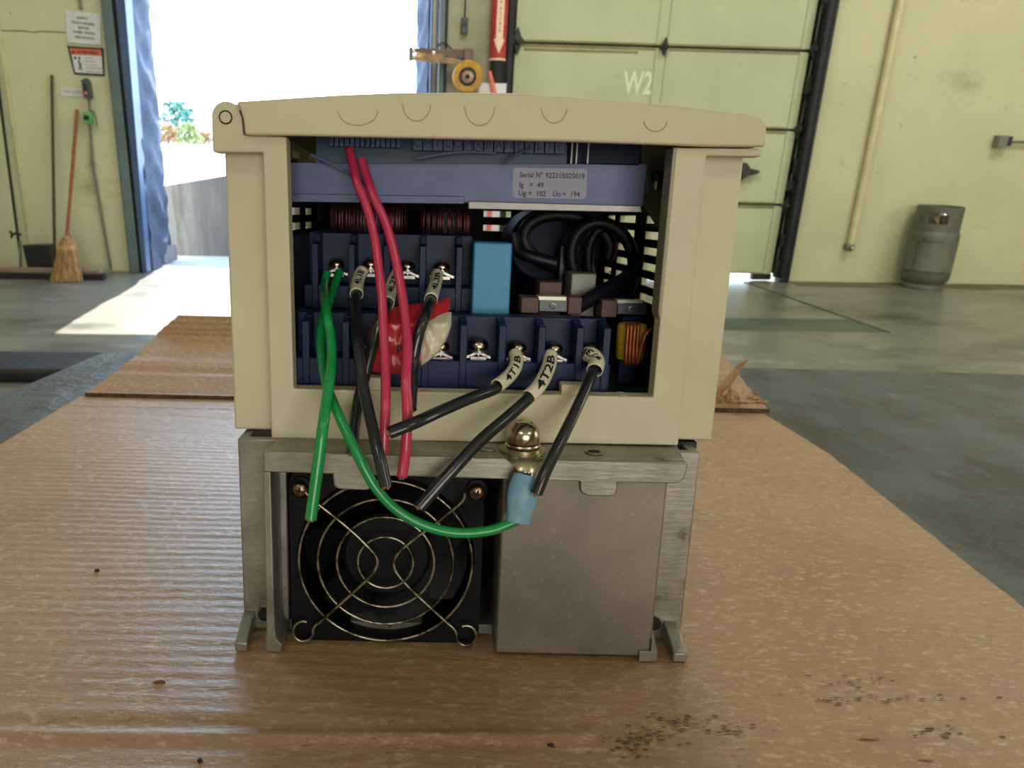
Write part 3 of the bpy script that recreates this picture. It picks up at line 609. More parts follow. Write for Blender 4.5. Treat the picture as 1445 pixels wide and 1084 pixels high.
# ---- forklift gas cylinder
gc = Vector((6.665, -.19, 0)); rr = .178; TH = 1.297 * math.pi
t = thing('gas_cylinder', 'weathered grey gas cylinder with handle collar standing against the wall', 'gas cylinder', gc)
obj('foot_ring', MB().lathe([(.125, 0), (.145, 0.002), (.150, .02), (.146, .055), (.12, .055)], gc, n=32), M['conduit'], t, smooth=40)
obj('tank_body', MB().lathe([(.09, .022), (.14, .035), (.17, .075), (rr, .12), (rr, .15), (rr * 1.006, .152), (rr * 1.006, .158), (rr, .16), (rr, .43), (rr * .985, .462), (.15, .495), (.10, .512), (.03, .52)], gc, n=48), M['tank'], t, smooth=40)
def collar():
    mb = MB(); R0, R1 = .166, .160; n = 60; z0, z1 = .475, .672
    def hole(th, z):
        d_ = (th - TH - .05 + math.pi) % (2 * math.pi) - math.pi
        if abs(d_) < .42 and .540 < z < .628: return True
        d2 = (th - TH + .80 + math.pi) % (2 * math.pi) - math.pi
        return abs(d2) < .14 and .535 < z < .60
    zl = [z0, .51, .535, .54, .58, .60, .628, .65, z1]; idx = {}
    def g(i, j, k):
        i %= n
        if (i, j, k) not in idx:
            th = 2 * math.pi * i / n; r_ = (R0, R1)[k]; idx[i, j, k] = len(mb.v); mb.v.append(gc + Vector((r_ * math.cos(th), r_ * math.sin(th), zl[j])))
        return idx[i, j, k]
    so = {(i, j): not hole(2 * math.pi * (i + .5) / n, (zl[j] + zl[j + 1]) / 2) for i in range(n) for j in range(len(zl) - 1)}
    for (i, j), ok in so.items():
        if not ok: continue
        mb.f.append((g(i, j, 0), g(i + 1, j, 0), g(i + 1, j + 1, 0), g(i, j + 1, 0))); mb.f.append((g(i, j, 1), g(i, j + 1, 1), g(i + 1, j + 1, 1), g(i + 1, j, 1)))
        for di, dj, p, q in ((-1, 0, (i, j), (i, j + 1)), (1, 0, (i + 1, j), (i + 1, j + 1)), (0, -1, (i, j), (i + 1, j)), (0, 1, (i, j + 1), (i + 1, j + 1))):
            if not so.get(((i + di) % n, j + dj), False): mb.f.append((g(*p, 0), g(*q, 0), g(*q, 1), g(*p, 1)))
    return mb
obj('handle_collar', collar(), M['tank'], t, smooth=40)
obj('valve_body', MB().lathe([(.03, .51), (.03, .56), (.018, .565), (.018, .60)], gc, n=14).tube([gc + Vector((0, 0, .57)), gc + Vector((-.07, -.08, .575))], .018, 10), M['brass'], t, smooth=40)
obj('valve_wheel', MB().lathe([(.045, .598), (.05, .605), (.045, .618), (.01, .62)], gc + Vector((.02, -.05, 0)), n=18), M['chrome'], t, smooth=40)
mb = MB()
def cylp(th, z, r_=rr + .0008): return gc + Vector((r_ * math.cos(th), r_ * math.sin(th), z))
T0, T1 = TH - .62, TH + .42
mb.tube([cylp(T0 + (T1 - T0) * k / 12, .40) for k in range(13)], .0022, 5); mb.tube([cylp(T0 + .05, .40 - .02 * k) for k in range(13)], .003, 5); mb.tube([cylp(T0 - .5 + (T1 - T0 + .8) * k / 12, .158, rr + .001) for k in range(13)], .0022, 5)
obj('label_outline', mb, M['groove'], t)

# ---- low black bumper on the floor at the left
zb = S(60, 499, -2.6).z
mb = MB(); mb.box((-1.4, -2.86, 0), (0.95, -2.55, max(.06, zb))); o = obj('rubber_beam', mb, M['rubber'], bevel=.02)
setp(o, 'long low black rubber beam lying on the floor beside the bench', 'beam')

# ============================================================ BENCH AND CARDBOARD
bench = thing('workbench', 'black workbench with a scuffed rubbery top under the cardboard', 'workbench', (0.33, 0.24, -0.034), 'D')
BX0, BX1, BY0, BY1, BZ = -.432, 1.15, -.34, .688, -.0066
def btop(u, v):
    x = BX0 + (BX1 - BX0) * u; y = BY0 + (BY1 - BY0) * v
    z = BZ - 0.0012 - 0.0012 * noise.noise(Vector((x * 14, y * 9, 0)))
    e = abs(x - (-.372)); 
    if e < .03: z += .0022 * math.cos(e / .03 * math.pi / 2) * (0.6 + .8 * noise.noise(Vector((x * 60, y * 25, 4))))
    return (x, y, min(z, BZ + .002 if x < -.345 else BZ))
obj('bench_top', MB().grid(btop, 200, 110, (0, 0, -.03)), M['bench'], bench, smooth=60)
mb = MB()
for (x, y) in ((BX0 + .05, BY0 + .05), (BX1 - .05, BY0 + .05), (BX0 + .05, BY1 - .06), (BX1 - .05, BY1 - .06)):
    p = TD @ Vector((x, y, BZ - .033)); mb_ = MB(); c = .025
    pts = [(p.x - c, p.y - c, 0), (p.x + c, p.y - c, 0), (p.x + c, p.y + c, 0), (p.x - c, p.y + c, 0)]
    pts += [(q[0], q[1], p.z + .004) for q in pts]
    mb_.hexa([TI @ Vector(q) for q in pts]); obj('leg', mb_, M['darksteel'], bench)

cx0 = lambda y: np.interp(y, [-.2, .268, .4195], [-.318, -.3303, -.3396])
cx1 = lambda y: np.interp(y, [-.2, .0535, .295, .41], [.262, .2946, .3252, .3273])
def card(u, v):
    y = -.2 + (.4225 + .2) * v
    a, b = float(cx0(y)), float(cx1(y)); a += .0007 * noise.noise(Vector((y * 60, 1, 0))); b += .0008 * noise.noise(Vector((y * 70, 5, 0)))
    x = a + (b - a) * u
    if v > .97: y += .002 * noise.noise(Vector((x * 60, 2, 0)))
    n1 = noise.noise(Vector((x * 5, y * 7, 3))); n2 = noise.noise(Vector((x * 9, y * 60, 9)))
    rib = .5 + .5 * math.sin(2 * math.pi * (y / .0078 + .6 * noise.noise(Vector((x * 6, y * 5, 0)))))
    vis = max(0, min(1, .55 + 1.5 * noise.noise(Vector((x * 3, y * 4, 7)))))
    z = -.00012 - rib * .00045 * vis - .0006 * max(0, n2) - .0010 * max(0, n1)
    # pressed crease in front, and a soft dent track to the lower right
    ln = -.0485 + .004 * math.sin(x * 9)
    if x < .06: z += .0016 * math.exp(-((y - ln) / .0022) ** 2) - .0012 * math.exp(-((y - ln - .006) / .003) ** 2)
    if .375 < y: z += .0006 * math.exp(-((y - .388) / .002) ** 2)
    if not (-.09 < x < .12 and -.005 < y < .26) : z += 0
    else: z = min(z, 0)
    return (x, y, z)
sheet = thing('cardboard_sheet', 'large corrugated cardboard sheet with ribbed brown surface under the drive', 'cardboard', (0, .1, -.004), 'D')
obj('liner_face', MB().grid(card, 230, 360, (0, 0, -.0038)), M['card'], sheet, smooth=60)
# raised rear flap of the same card
fa = [D(120, 557, .4225), D(185, 508, .50), D(222, 479, .575), D(253, 460, .60)]
fb = [D(1085, 585, .4225), D(1040, 547, .50), D(1010, 522, .575), D(985, 500, .60)]
def flap(u, v):
    k = v * 3; i = min(int(k), 2); f_ = k - i
    a = fa[i].lerp(fa[i + 1], f_); b = fb[i].lerp(fb[i + 1], f_); p = a.lerp(b, u)
    zz = max(a.z, .0015 + .055 * v); p.z = zz + .0006 * noise.noise(Vector((p.x * 10, p.y * 40, 2))) + .0004 * math.sin(p.y * 800)
    if v == 0: p.z = .0035
    if .2 < v < .26: p.z -= .001
    if .6 < v < .68: p.z -= .0012
    return p
def flap_edge(u, v): return flap(u, v)
obj('rear_flap', MB().grid(flap, 120, 60, (0, .0006, -.0034)), M['card'], sheet, smooth=60)
mb = MB(); mb.grid(lambda u, v: Vector(flap(u, 0)) + Vector((0, .0016 - .0016 * v, -.0034 * (1 - v) - .0022 * 0)), 120, 1); obj('flap_cut_edge', MB().grid(lambda u, v: Vector(flap(u, 0)) + Vector((0, -.0003, -.0042 * v)), 120, 1, (0, .001, 0)), M['cardedge'], sheet)
# torn tongue standing up and the fibre tear behind it
tt = [(995, 570), (1003, 556), (1022, 535), (1040, 515), (1056, 506)]; tb = [(1000, 573), (1012, 562), (1031, 545), (1046, 522), (1057, 507)]
def tongue(u, v):
    k = u * 4; i = min(int(k), 3); f_ = k - i
    px = (tt[i][0] * (1 - f_) + tt[i + 1][0] * f_) * (1 - v) + (tb[i][0] * (1 - f_) + tb[i + 1][0] * f_) * v
    py = (tt[i][1] * (1 - f_) + tt[i + 1][1] * f_) * (1 - v) + (tb[i][1] * (1 - f_) + tb[i + 1][1] * f_) * v
    return D(px, py, .445 - .01 * u + .012 * v + .002 * noise.noise(Vector((u * 5, v * 4, 1))))
obj('torn_tongue', MB().grid(tongue, 16, 4, (0, .0012, 0)), M['torn'], sheet, smooth=60)
def tear(u, v):
    px = 998 + 84 * u; py = 584 - (4 + 30 * v * (1 - .35 * u) * (0.75 + .5 * math.sin(u * 9 + 1) ** 2)) * (1 if u < .93 else .3)
    p = D(px, py, .436 + .012 * v); p.z = max(p.z, .006) + .003 * noise.noise(Vector((u * 14, v * 6, 0))); p.y += .006 * noise.noise(Vector((u * 17, v * 8, 5)))
    return p
obj('torn_fibre', MB().grid(tear, 46, 14, (0, .0015, -.001)), M['torn'], sheet, smooth=25)
# nicks, smudges and crumbs
def flake(px, py, rx, ry, h, seed, n=9):
    c = at(px, py, 2, 0.0); rnd = random.Random(seed); mb = MB()
    ring = [(c.x + rx * (.6 + .6 * rnd.random()) * math.cos(2 * math.pi * i / n), c.y + ry * (.6 + .6 * rnd.random()) * math.sin(2 * math.pi * i / n)) for i in range(n)]
    mb.add([(x, y, .0) for x, y in ring] + [(c.x + (x - c.x) * .55, c.y + (y - c.y) * .55, h) for x, y in ring], [(i, (i + 1) % n, (i + 1) % n + n, i + n) for i in range(n)] + [tuple(range(n, 2 * n)), tuple(range(n - 1, -1, -1))])
    return mb
for nm, lab, a, ma in (('dark_crumb', 'tiny dark metal crumb on the cardboard, far out beside the heat sink', (137, 806, .0014, .0012, .0012, 1), 'crumb'),
                       ('dark_crumb', 'tiny dark crumb just in front of the pressed crease in the cardboard', (282, 1074, .0010, .0010, .001, 2), 'crumb'),
                       ('rust_flake', 'small reddish brown flake on the cardboard near the clamp foot', (226, 963, .0028, .0012, .0007, 3), 'rust'),
                       ('dark_fleck', 'small dark fleck on the cardboard in front of the brushed plate', (778, 1052, .0016, .0010, .0006, 4), 'crumb')):
    o = obj(nm, flake(*a), M[ma], frame='D'); setp(o, lab, 'debris')
for k, (px, py) in enumerate(((1226, 1041), (1308, 1071))):
    mb = flake(px, py, .0042, .0008, .0007, 20 + k); obj('paper_nick', mb, M['torn'], sheet)
mb = MB(); rnd = random.Random(8)
for (px, py, w_, n) in ((905, 1040, 60, 60), (960, 1018, 40, 40), (1030, 1030, 50, 26), (890, 1060, 30, 26), (1205, 960, 60, 20), (1260, 985, 90, 24), (1330, 1030, 70, 18), (1180, 984, 70, 16)):
    for i in range(n):
        q = at(px + rnd.gauss(0, w_ * .5), py + rnd.gauss(0, 6), 2, .00012); s_ = .0002 + .0005 * rnd.random()
        mb.add([(q.x + s_ * math.cos(t_) * (1 + rnd.random()) * 1.4, q.y + s_ * .7 * math.sin(t_), .00012) for t_ in [j * math.pi / 3 for j in range(6)]], [tuple(range(6))])
o = obj('graphite_smudges', mb, M['smudge'], sheet); o['kind'] = 'stuff'

# ============================================================ THE DRIVE
drv = thing('motor_drive', 'opened beige motor drive with exposed terminals, fan and aluminium heat sink', 'motor drive', (.02, .13, 0), 'D')
def P2(pts, Y): return [(q.x, q.z) for q in (D(x, y, Y) for x, y in pts)]
def arc(cx, cy, r, a0, a1, n): return [(cx + r * math.cos(math.radians(a0 + (a1 - a0) * i / n)), cy - r * math.sin(math.radians(a0 + (a1 - a0) * i / n))) for i in range(n + 1)]
# front frame with its hinge ear; the window is open at the top under the lid
ear = [(300, 215)] + [(298, 162)] + arc(318, 162, 19.5, 170, 30, 8) + [(341, 166), (343, 191), (404, 193)]
front = ear + [(414, 549), (922, 561), (954, 208.5), (1077, 209.5), (1075, 221), (997, 219.5), (957, 629), (383, 619), (371, 215)]
obj('front_frame', MB().prism(P2(front, .02), 'y', .02, .0285), M['case'], drv, bevel=.0007, seg=3)
# dark inner lip and translucent gasket strip on the window
obj('window_gasket', MB().prism(P2([(946, 209), (957, 209), (938, 440), (934, 456), (927, 449), (925, 439)], .024), 'y', .0205, .030), M['gasket'], drv, bevel=.0004)
for pts in ([(791, 541), (829, 542), (829, 562), (791, 561)], [(873, 556), (883, 556), (886, 562), (873, 562)], [(520, 531), (540, 532), (540, 555), (520, 555)]):
    obj('window_tab', MB().prism(P2(pts, .024), 'y', .0215, .0285), M['case'], drv, bevel=.0004)
# recessed outer corners, side walls with ventilation slots
XLs, XRs = D(322, 300, .031).x, D(1038, 300, .031).x
ZB, ZT = .0888, .2085
YR = .252
mb = MB().box((XLs, .0285, ZB), (-.063, .036, ZT + .001)); obj('corner_panel', mb, M['case'], drv, bevel=.001)
mb = MB().box((.1015, .0285, ZB), (XRs, .036, ZT)); obj('corner_panel', mb, M['case'], drv, bevel=.001)
zc = [.1385, .147, .1555, .164, .1725, .181, .1895]
hl = [(a, b, z - .0020, z + .0020) for z in zc for a, b in ((.090, .138), (.148, .179), (.198, .222))] + [(.146, .172, .1295, .1345)]
hr = [(a, b, z - .0021, z + .0021) for z in zc for a, b in ((.100, .146), (.168, .206), (.218, .238))]
obj('left_side_wall', MB().holed('x', XLs, XLs + .003, .036, YR, ZB, ZT, hl), M['case'], drv)
obj('right_side_wall', MB().holed('x', XRs - .003, XRs, .036, YR, ZB, ZT, hr), M['case'], drv)
obj('left_shade_sheet', MB().holed('x', XLs + .0031, XLs + .0036, .037, YR - .004, ZB, ZT, hl), M['innerblack'], drv)  # black sheets added over the beige walls to paint the inside dark
obj('right_shade_sheet', MB().holed('x', XRs - .0036, XRs - .0031, .037, YR - .004, ZB, ZT, hr), M['innerblack'], drv)
hb = [(.0352, .0540, .1802, .1842), (.0352, .0540, .1707, .1748)]
obj('rear_wall', MB().holed('y', YR - .003, YR, XLs, XRs, ZB, ZT, hb), M['case'], drv)
obj('rear_shade_sheet', MB().holed('y', YR - .0042, YR - .0032, XLs + .004, XRs - .004, ZB + .001, ZT, hb), M['innerblack'], drv)  # added black sheet, darkens the rear wall inside
# lid: curved front skirt, top skin, side skirts
LY = .0165
lidp = [(345.5, 190.5), (343, 168), (338, 152), (333, 143.5), (345, 142.6), (400, 139), (470, 134.5), (550, 131.2), (640, 130.2), (720, 131), (800, 136), (880, 142.5), (960, 150), (1030, 158.5), (1062, 162), (1074, 166), (1080, 172), (1082, 181), (1081, 207), (1000, 206.5), (800, 199.5), (600, 195), (400, 190.8)]
obj('lid_front', MB().prism(P2(lidp, LY), 'y', LY, LY + .0045), M['lid'], drv, bevel=.0009, seg=3)
topc = P2([(318, 143.5), (345, 142.6), (400, 139), (470, 134.5), (550, 131.2), (640, 130.2), (720, 131), (800, 136), (880, 142.5), (960, 150), (1030, 158.5), (1062, 162), (1074, 166), (1081, 174)], LY)
mb = MB(); nT = len(topc)
low = [(x, z - .0028) for x, z in topc]
mb.prism([(x, z - .0004) for x, z in topc] + low[::-1], 'y', LY + .004, YR + .004); obj('lid_top', mb, M['lid'], drv, bevel=.0005)
lh = [(.147, .167, .2103, .2138), (.198, .223, .2125, .2160)]
obj('lid_left_skirt', MB().holed('x', XLs - .001, topc[0][0] + .0012, .0285, YR + .004, .2087, topc[0][1] - .0006, lh), M['lid'], drv)
obj('lid_right_skirt', MB().box((topc[-1][0] - .004, LY + .004, .2092), (topc[-1][0], YR + .004, topc[-1][1] - .002)), M['lid'], drv)
obj('lid_rear_skirt', MB().box((XLs, YR + .001, .2087), (topc[-1][0], YR + .004, .2165)), M['lid'], drv)
mb = MB()
for (cx_, cy_, rx, ry, a0, a1) in ((588, 140, 20, 31, 150, 395), (677, 144, 21, 34, 135, 405), (782, 146, 18, 27, 150, 390), (505, 150, 28, 26, 165, 380), (925, 165, 16, 18, 150, 400)):
    ring = [D(cx_ + rx * math.cos(math.radians(t_)), max(136 + abs(cx_ - 640) * .03, cy_ - ry * math.sin(math.radians(t_))) , LY - .00003) for t_ in range(a0, a1, 9)]
    ring = [D(cx_ + rx * math.cos(math.radians(t_)), cy_ + 6 - ry * .8 * math.sin(math.radians(t_)), LY - .00003) for t_ in range(180, 361, 9)]
    mb.tube(ring, .00028, 4)
o = obj('ring_stain', mb, M['ringmark'], drv)
c = D(318, 165.5, .0195); obj('hinge_pin', MB().lathe([(.0021, 0), (.0021, .0006), (.0018, .0009)], (c.x, .0203, c.z), (0, -1, 0), 28), M['case'], drv, smooth=40)
obj('hinge_pin_groove', MB().lathe([(.0021, 0), (.0026, 0.0002), (.0026, 0), (.0021, -.0001)], (c.x, .01995, c.z), (0, -1, 0), 32, caps=False), M['recess'], drv)
mb = MB().box((XRs - .006, .0295, ZB - .004), (.1035, .06, ZB - .0012)); obj('corner_gap_block', mb, M['innerblack'], drv)

# ---- heat sink
LG = [(371, 638), (388, 637.5), (560, 642.3), (760, 648.3), (972, 654), (966, 676), (958, 683)]
tabR = [(872, 681.5), (870.5, 696), (867, 700), (861, 701), (829, 700), (822, 697), (819, 693), (818, 680)]
tabL = [(526, 671.5), (524, 688), (520, 692), (513, 692.5), (479, 691), (473, 688.5), (470.5, 684), (469.5, 669.5)]
led = LG + tabR + tabL + [(384, 667), (372, 667)]
poly = P2(led, 0)
obj('ledge_front', MB().prism(poly, 'y', 0, .004), M['alu'], drv, bevel=.0006)
zl0, zl1 = .0798, .0883
mb = MB(); x0, x1 = poly[0][0], poly[4][0]
mb.prism([(x0 + .0002, .0038), (x1 - .0002, .0038), (x1 + .0035, .0285), (x0 - .0006 + .0040, .0285)], 'z', zl0 + .0005, zl1 - .0001)
obj('ledge_bar', mb, M['alu'], drv, bevel=.0005)
fx0, fx1 = D(338, 700, .018).x, D(982, 700, .018).x
mb = MB().box((fx0, .018, .0045), (-.0590, .0215, zl1 - .0002)).box((fx0, .0215, .0045), (fx0 + .004, .25, zl1 - .0004)); obj('left_flange', mb, M['alu'], drv, bevel=.0007)
mb = MB().box((.0965, .018, .0045), (fx1, .0215, .0868)).box((fx1 - .004, .0215, .0045), (fx1, .25, .0868)); obj('right_flange', mb, M['alu'], drv, bevel=.0007)
obj('left_leg', MB().prism([(-.0657, 0), (-.0590, 0), (-.0588, .0035), (-.0612, .006), (-.0618, .012), (-.0618, .0800), (-.0648, .0800), (-.0652, .012), (-.0657, .006)], 'y', 0.0002, .0185), M['alu'], drv, bevel=.0005)
obj('well_side', MB().box((-.0618, .0185, 0.0005), (-.0592, .11, .0800)), M['alu'], drv)
def foot(xa, xb, sg):
    # clamp ear: front tip at the table, its top rising back to the flange
    mb = MB(); mb.add([(xa, 0, 0), (xb, 0, 0), (xb + sg * .0018, .018, 0), (xa + sg * .0018, .018, 0), (xa, 0, .0042), (xb, 0, .0042), (xb + sg * .0018, .018, .0085), (xa + sg * .0018, .018, .0085)],
           [(0, 3, 2, 1), (4, 5, 6, 7), (0, 1, 5, 4), (1, 2, 6, 5), (2, 3, 7, 6), (3, 0, 4, 7)]); return mb
obj('clamp_foot', foot(-.0787, -.0735, -.4), M['alu'], drv, bevel=.0006)
obj('clamp_foot', foot(.1053, .1112, .4), M['alu'], drv, bevel=.0006)
mb = MB().box((.0910, 0, 0), (.0985, .018, .0048)); mb.add([(.0955, .0, .0048), (.0985, 0, .0048), (.0985, .012, .0048), (.0955, .012, .0048), (.0957, .0, .010), (.0960, 0, .010), (.0985, .012, .012), (.0957, .012, .012)], [(0, 3, 2, 1), (4, 5, 6, 7), (0, 1, 5, 4), (1, 2, 6, 5), (2, 3, 7, 6), (3, 0, 4, 7)])
obj('corner_foot', mb, M['alu'], drv, bevel=.0006)
obj('base_plate', MB().box((fx0 + .001, .0185, 0), (fx1 - .001, .25, .0045)), M['alu'], drv)
for xc in (-.0697, .1018): obj('mounting_hole', MB().lathe([(.0031, .0), (.0031, .0006)], (xc, .0175, .0075), (0, -1, 0), 16), M['recess'], drv)
# finned core behind the brushed plate
obj('brushed_plate', MB().box((.0306, .0015, .0012), (.0962, .0040, .0797)), M['aluplate'], drv, bevel=.0010, seg=3)
obj('plate_return', MB().box((.0306, .0040, .0012), (.0322, .10, .0797)), M['alu'], drv)
for k in range(9): obj('cooling_fin', MB().box((.0345 + k * .0072, .012, .0046), (.0360 + k * .0072, .24, .0795)), M['alu'], drv)
obj('well_back', MB().box((-.0592, .10, .0005), (.0306, .103, .08)), M['innerblack'], drv)
c = D(838, 638.5, .009)
c = at(838, 638.5, 2, zl1); obj('threaded_hole', MB().lathe([(.0016, 0), (.0036, .0001), (.0036, .0005), (.0030, .0006), (.0026, .0001)], (c.x, c.y, zl1), n=24, caps=False), M['alu'], drv, smooth=30)
obj('hole_bore', MB().lathe([(.0027, 0), (.0027, .0002)], (c.x, c.y, zl1), n=20), M['recess'], drv)
c = at(688, 634, 2, zl1); obj('threaded_hole', MB().lathe([(.0016, 0), (.0034, .0001), (.0034, .0004), (.0028, .0005), (.0024, .0001)], (c.x, c.y, zl1), n=24, caps=False), M['alu'], drv, smooth=30)
mb = MB()
for k in range(8): q = D(370, 836 + k * 3.4, .0178); mb.box((q.x - .0016, .0176, q.z - .00012), (q.x + .0018, .0181, q.z + .00012))
obj('cast_marks', mb, M['alu'], drv)

# ---- fan
fc = D(544, 794, .008); FY = .008
fx, fz = fc.x, fc.z
fan = obj('cooling_fan', MB(), M['fan'], drv) if False else None
def fanframe():
    mb = MB(); h = .0405; n = 64; r = .0375
    for (ya, yb) in ((FY + .003, FY + .007), (FY + .024, FY + .028)):
        sq = []; ci = []
        for i in range(n):
            t_ = 2 * math.pi * i / n; c_, s_ = math.cos(t_), math.sin(t_); k_ = min(h / max(abs(c_), 1e-6), h / max(abs(s_), 1e-6)); k_ = min(k_, h * 1.34)
            sq.append((fx + c_ * k_, fz + s_ * k_)); ci.append((fx + c_ * r, fz + s_ * r))
        V = [(x, ya, z) for x, z in sq] + [(x, ya, z) for x, z in ci] + [(x, yb, z) for x, z in sq] + [(x, yb, z) for x, z in ci]
        Fc = []
        for i in range(n):
            j_ = (i + 1) % n
            Fc += [(i, j_, n + j_, n + i), (2 * n + i, 3 * n + i, 3 * n + j_, 2 * n + j_), (i, 2 * n + i, 2 * n + j_, j_), (n + i, n + j_, 3 * n + j_, 3 * n + i)]
        mb.add(V, Fc)
    V = []; Fc = []
    for i in range(n):
        t_ = 2 * math.pi * i / n
        for (r_, y_) in ((r, FY + .006), (r + .0012, FY + .006), (r + .0012, FY + .025), (r, FY + .025)): V.append((fx + r_ * math.cos(t_), y_, fz + r_ * math.sin(t_)))
    for i in range(n):
        for k in range(4): a_ = i * 4 + k; b_ = i * 4 + (k + 1) % 4; c2 = ((i + 1) % n) * 4; Fc.append((a_, b_, c2 + (k + 1) % 4, c2 + k))
    mb.add(V, Fc); return mb
fan = obj('cooling_fan', fanframe(), M['fan'], drv, smooth=30)
obj('hub', MB().lathe([(.019, .004), (.019, .018), (.0175, .0195), (.002, .0196)], (fx, FY + .026, fz), (0, -1, 0), 32), M['fan'], fan, smooth=40)
for k in range(7):
    a0 = 2 * math.pi * k / 7 + .35
    def bl(u, v, a0=a0):
        r_ = .0185 + .0175 * v; sw = .30 * v * v; th = a0 + sw + (u - .5) * (.72 + .05 * v)
        return (fx + r_ * math.cos(th), FY + .010 + .011 * u, fz + r_ * math.sin(th))
    obj('fan_blade', MB().grid(bl, 6, 6, (0, .001, 0)), M['blade'], fan, smooth=50)
GY = FY - .0005
def ringz(r, y=0): return [(fx + r * math.cos(t_), GY + y, fz + r * math.sin(t_)) for t_ in [2 * math.pi * i / 64 for i in range(64)]]
gd = MB()
kx = lambda p, q: abs(D(p, 794, GY).x - D(q, 794, GY).x) / 2
for (p, q) in ((421, 666), (448.5, 640), (476.5, 614), (504.5, 582.5)):
    gd.tube(ringz(kx(p, q), .0004), .00062, 8, closed=True)
obj('guard_ring', gd, M['wireguard'], fan, smooth=60)
def wire2(pts, y=-.0009): return smoothpath([D(px, py, GY + y) for px, py in pts], 6)
def loop(cx_, cy_, r, a0, a1, n=16): return [(cx_ + r * math.cos(math.radians(a0 + (a1 - a0) * i / n)), cy_ - r * math.sin(math.radians(a0 + (a1 - a0) * i / n))) for i in range(n + 1)]
L = loop(428, 891, 14, 70, 370) + [(446, 882), (452, 878), (470, 862), (500, 835), (524, 812), (532, 798), (532, 789), (526, 779), (500, 753), (470, 728), (448, 711), (436, 700), (430, 694)]
R_ = loop(658, 897, 14, 115, -190) + [(640, 887), (632, 880), (610, 860), (580, 832), (562, 812), (556, 799), (558, 787), (568, 775), (590, 757), (620, 735), (648, 712), (655, 703), (656, 696)]
obj('guard_wire', MB().tube(wire2(L), .00066, 8), M['wireguard'], fan, smooth=60)
obj('guard_wire', MB().tube(wire2(R_), .00066, 8), M['wireguard'], fan, smooth=60)
def cross(mb, c, r, ax, up, w_):
    ax = Vector(ax).normalized(); up = Vector(up).normalized(); s_ = ax.cross(up)
    for a_, b_ in ((up, s_), (s_, up)):
        p = [c + a_ * (r * i) + b_ * (w_ * j) for i, j in ((-1, -1), (1, -1), (1, 1), (-1, 1))]
        mb.hexa([q - ax * .0006 for q in p] + [q + ax * .00012 for q in p])
for (px, py) in ((423, 691), (673, 695)):
    c = D(px, py, GY)
    s_ = obj('fan_screw', MB().lathe([(.0020, -.006), (.0032, -.001), (.0034, .0002), (.0031, .0012), (.0020, .0019), (.0004, .0021)], c, (0, -1, 0), 24), M['screwb'], fan, smooth=50)
    obj('screw_boss', MB().lathe([(.0046, .001), (.0046, .0102), (.0036, .0106)], (c.x, FY + .012, c.z), (0, -1, 0), 24), M['fan'], fan, smooth=40)
    mb = MB(); cross(mb, Vector((c.x, GY - .0020, c.z)), .0017, (0, -1, 0), (.3, 0, 1), .00042); obj('cross_slot', mb, M['recess'], fan)
# daylight slits seen past the fan are real gaps; struts behind the blades
for a_ in (25, 115, 205, 295):
    t_ = math.radians(a_); d_ = Vector((math.cos(t_), 0, math.sin(t_))); q = Vector((fx, FY + .026, fz))
    obj('motor_strut', MB().tube([q + d_ * .016, q + d_ * .038], .0018, 6), M['fan'], fan)

# ---- terminal blocks
def vscrew(parent, x, y, z, s=1.0, ma='screw'):
    r = .0037 * s
    mb = MB().lathe([(r * .45, -.0035 * s), (r * .45, 0), (r * .98, 0.0001), (r * 1.02, .0004 * s), (r, .0015 * s), (r * .82, .0026 * s), (r * .5, .0032 * s), (r * .1, .0034 * s)], (x, y, z), n=26)
    o = obj('terminal_screw', mb, M[ma], parent, smooth=50)
    mb = MB(); cross(mb, Vector((x, y, z + .0032 * s)), r * .62, (0, 0, 1), (.5, 1, 0), .0004 * s); obj('cross_slot', mb, M['recess'], parent)
    obj('lock_washer', MB().lathe([(r * .5, -.0013 * s), (r * 1.0, -.0013 * s), (r * 1.0, -.0005 * s), (r * .5, -.0004 * s)], (x, y, z), n=20), M['tin'], parent, smooth=40)
def clamp(parent, x, y, z, w_=.0052):
    mb = MB(); n = 14; V = []
    def fn(u, v):
        X = (u - .5) * 2; zz = z - .0006 + .0012 * (math.cos(X * 3.0) - .4) * .8
        return (x + X * w_, y - .0035 + .007 * v, zz)
    mb.grid(fn, n, 2, (0, 0, -.0012)); obj('clamp_plate', mb, M['tin'], parent, smooth=40)
    obj('contact_bar', MB().box((x - w_ * .70, y - .0042, z - .0040), (x + w_ * .70, y + .004, z - .0020)), M['tin'], parent, bevel=.0003)
def tblock(name, Y, xs_px, ydiv, px_l, px_r, yshelf, yback, ytop, depth, screws, divs, zb, hfront):
    x0, x1 = D(px_l, yshelf, Y).x, D(px_r, yshelf, Y).x; zs_ = D((px_l + px_r) / 2, yshelf, Y).z; zt_ = D((px_l + px_r) / 2, ytop, Y + depth).z; zd = D((px_l + px_r) / 2, ydiv, Y).z
    mb = MB().box((x0, Y, zb), (x1, Y + depth * .62, zs_)); mb.box((x0, Y + depth * .62, zb), (x1, Y + depth, zt_))
    t = obj(name, mb, M['tblack'], drv, bevel=.0005)
    for px in divs:
        c_ = D(px, ydiv, Y)
        obj('divider', MB().prism([(Y - .0004, zs_ - .012), (Y + depth * .7, zs_ - .012), (Y + depth * .7, zt_ - .0005), (Y + depth * .38, zt_ - .0006), (Y + depth * .34, zd + .0004), (Y - .0004, zd)], 'x', c_.x - .0016, c_.x + .0016), M['tblack'], t, bevel=.0004)
    return t, zs_
low_, zsl = tblock('lower_terminal_block', .032, None, 458, 412, 862, 509, 440, 441, .022, None, (431, 488, 545, 601, 655, 710, 766, 820, 858), .106, 0)
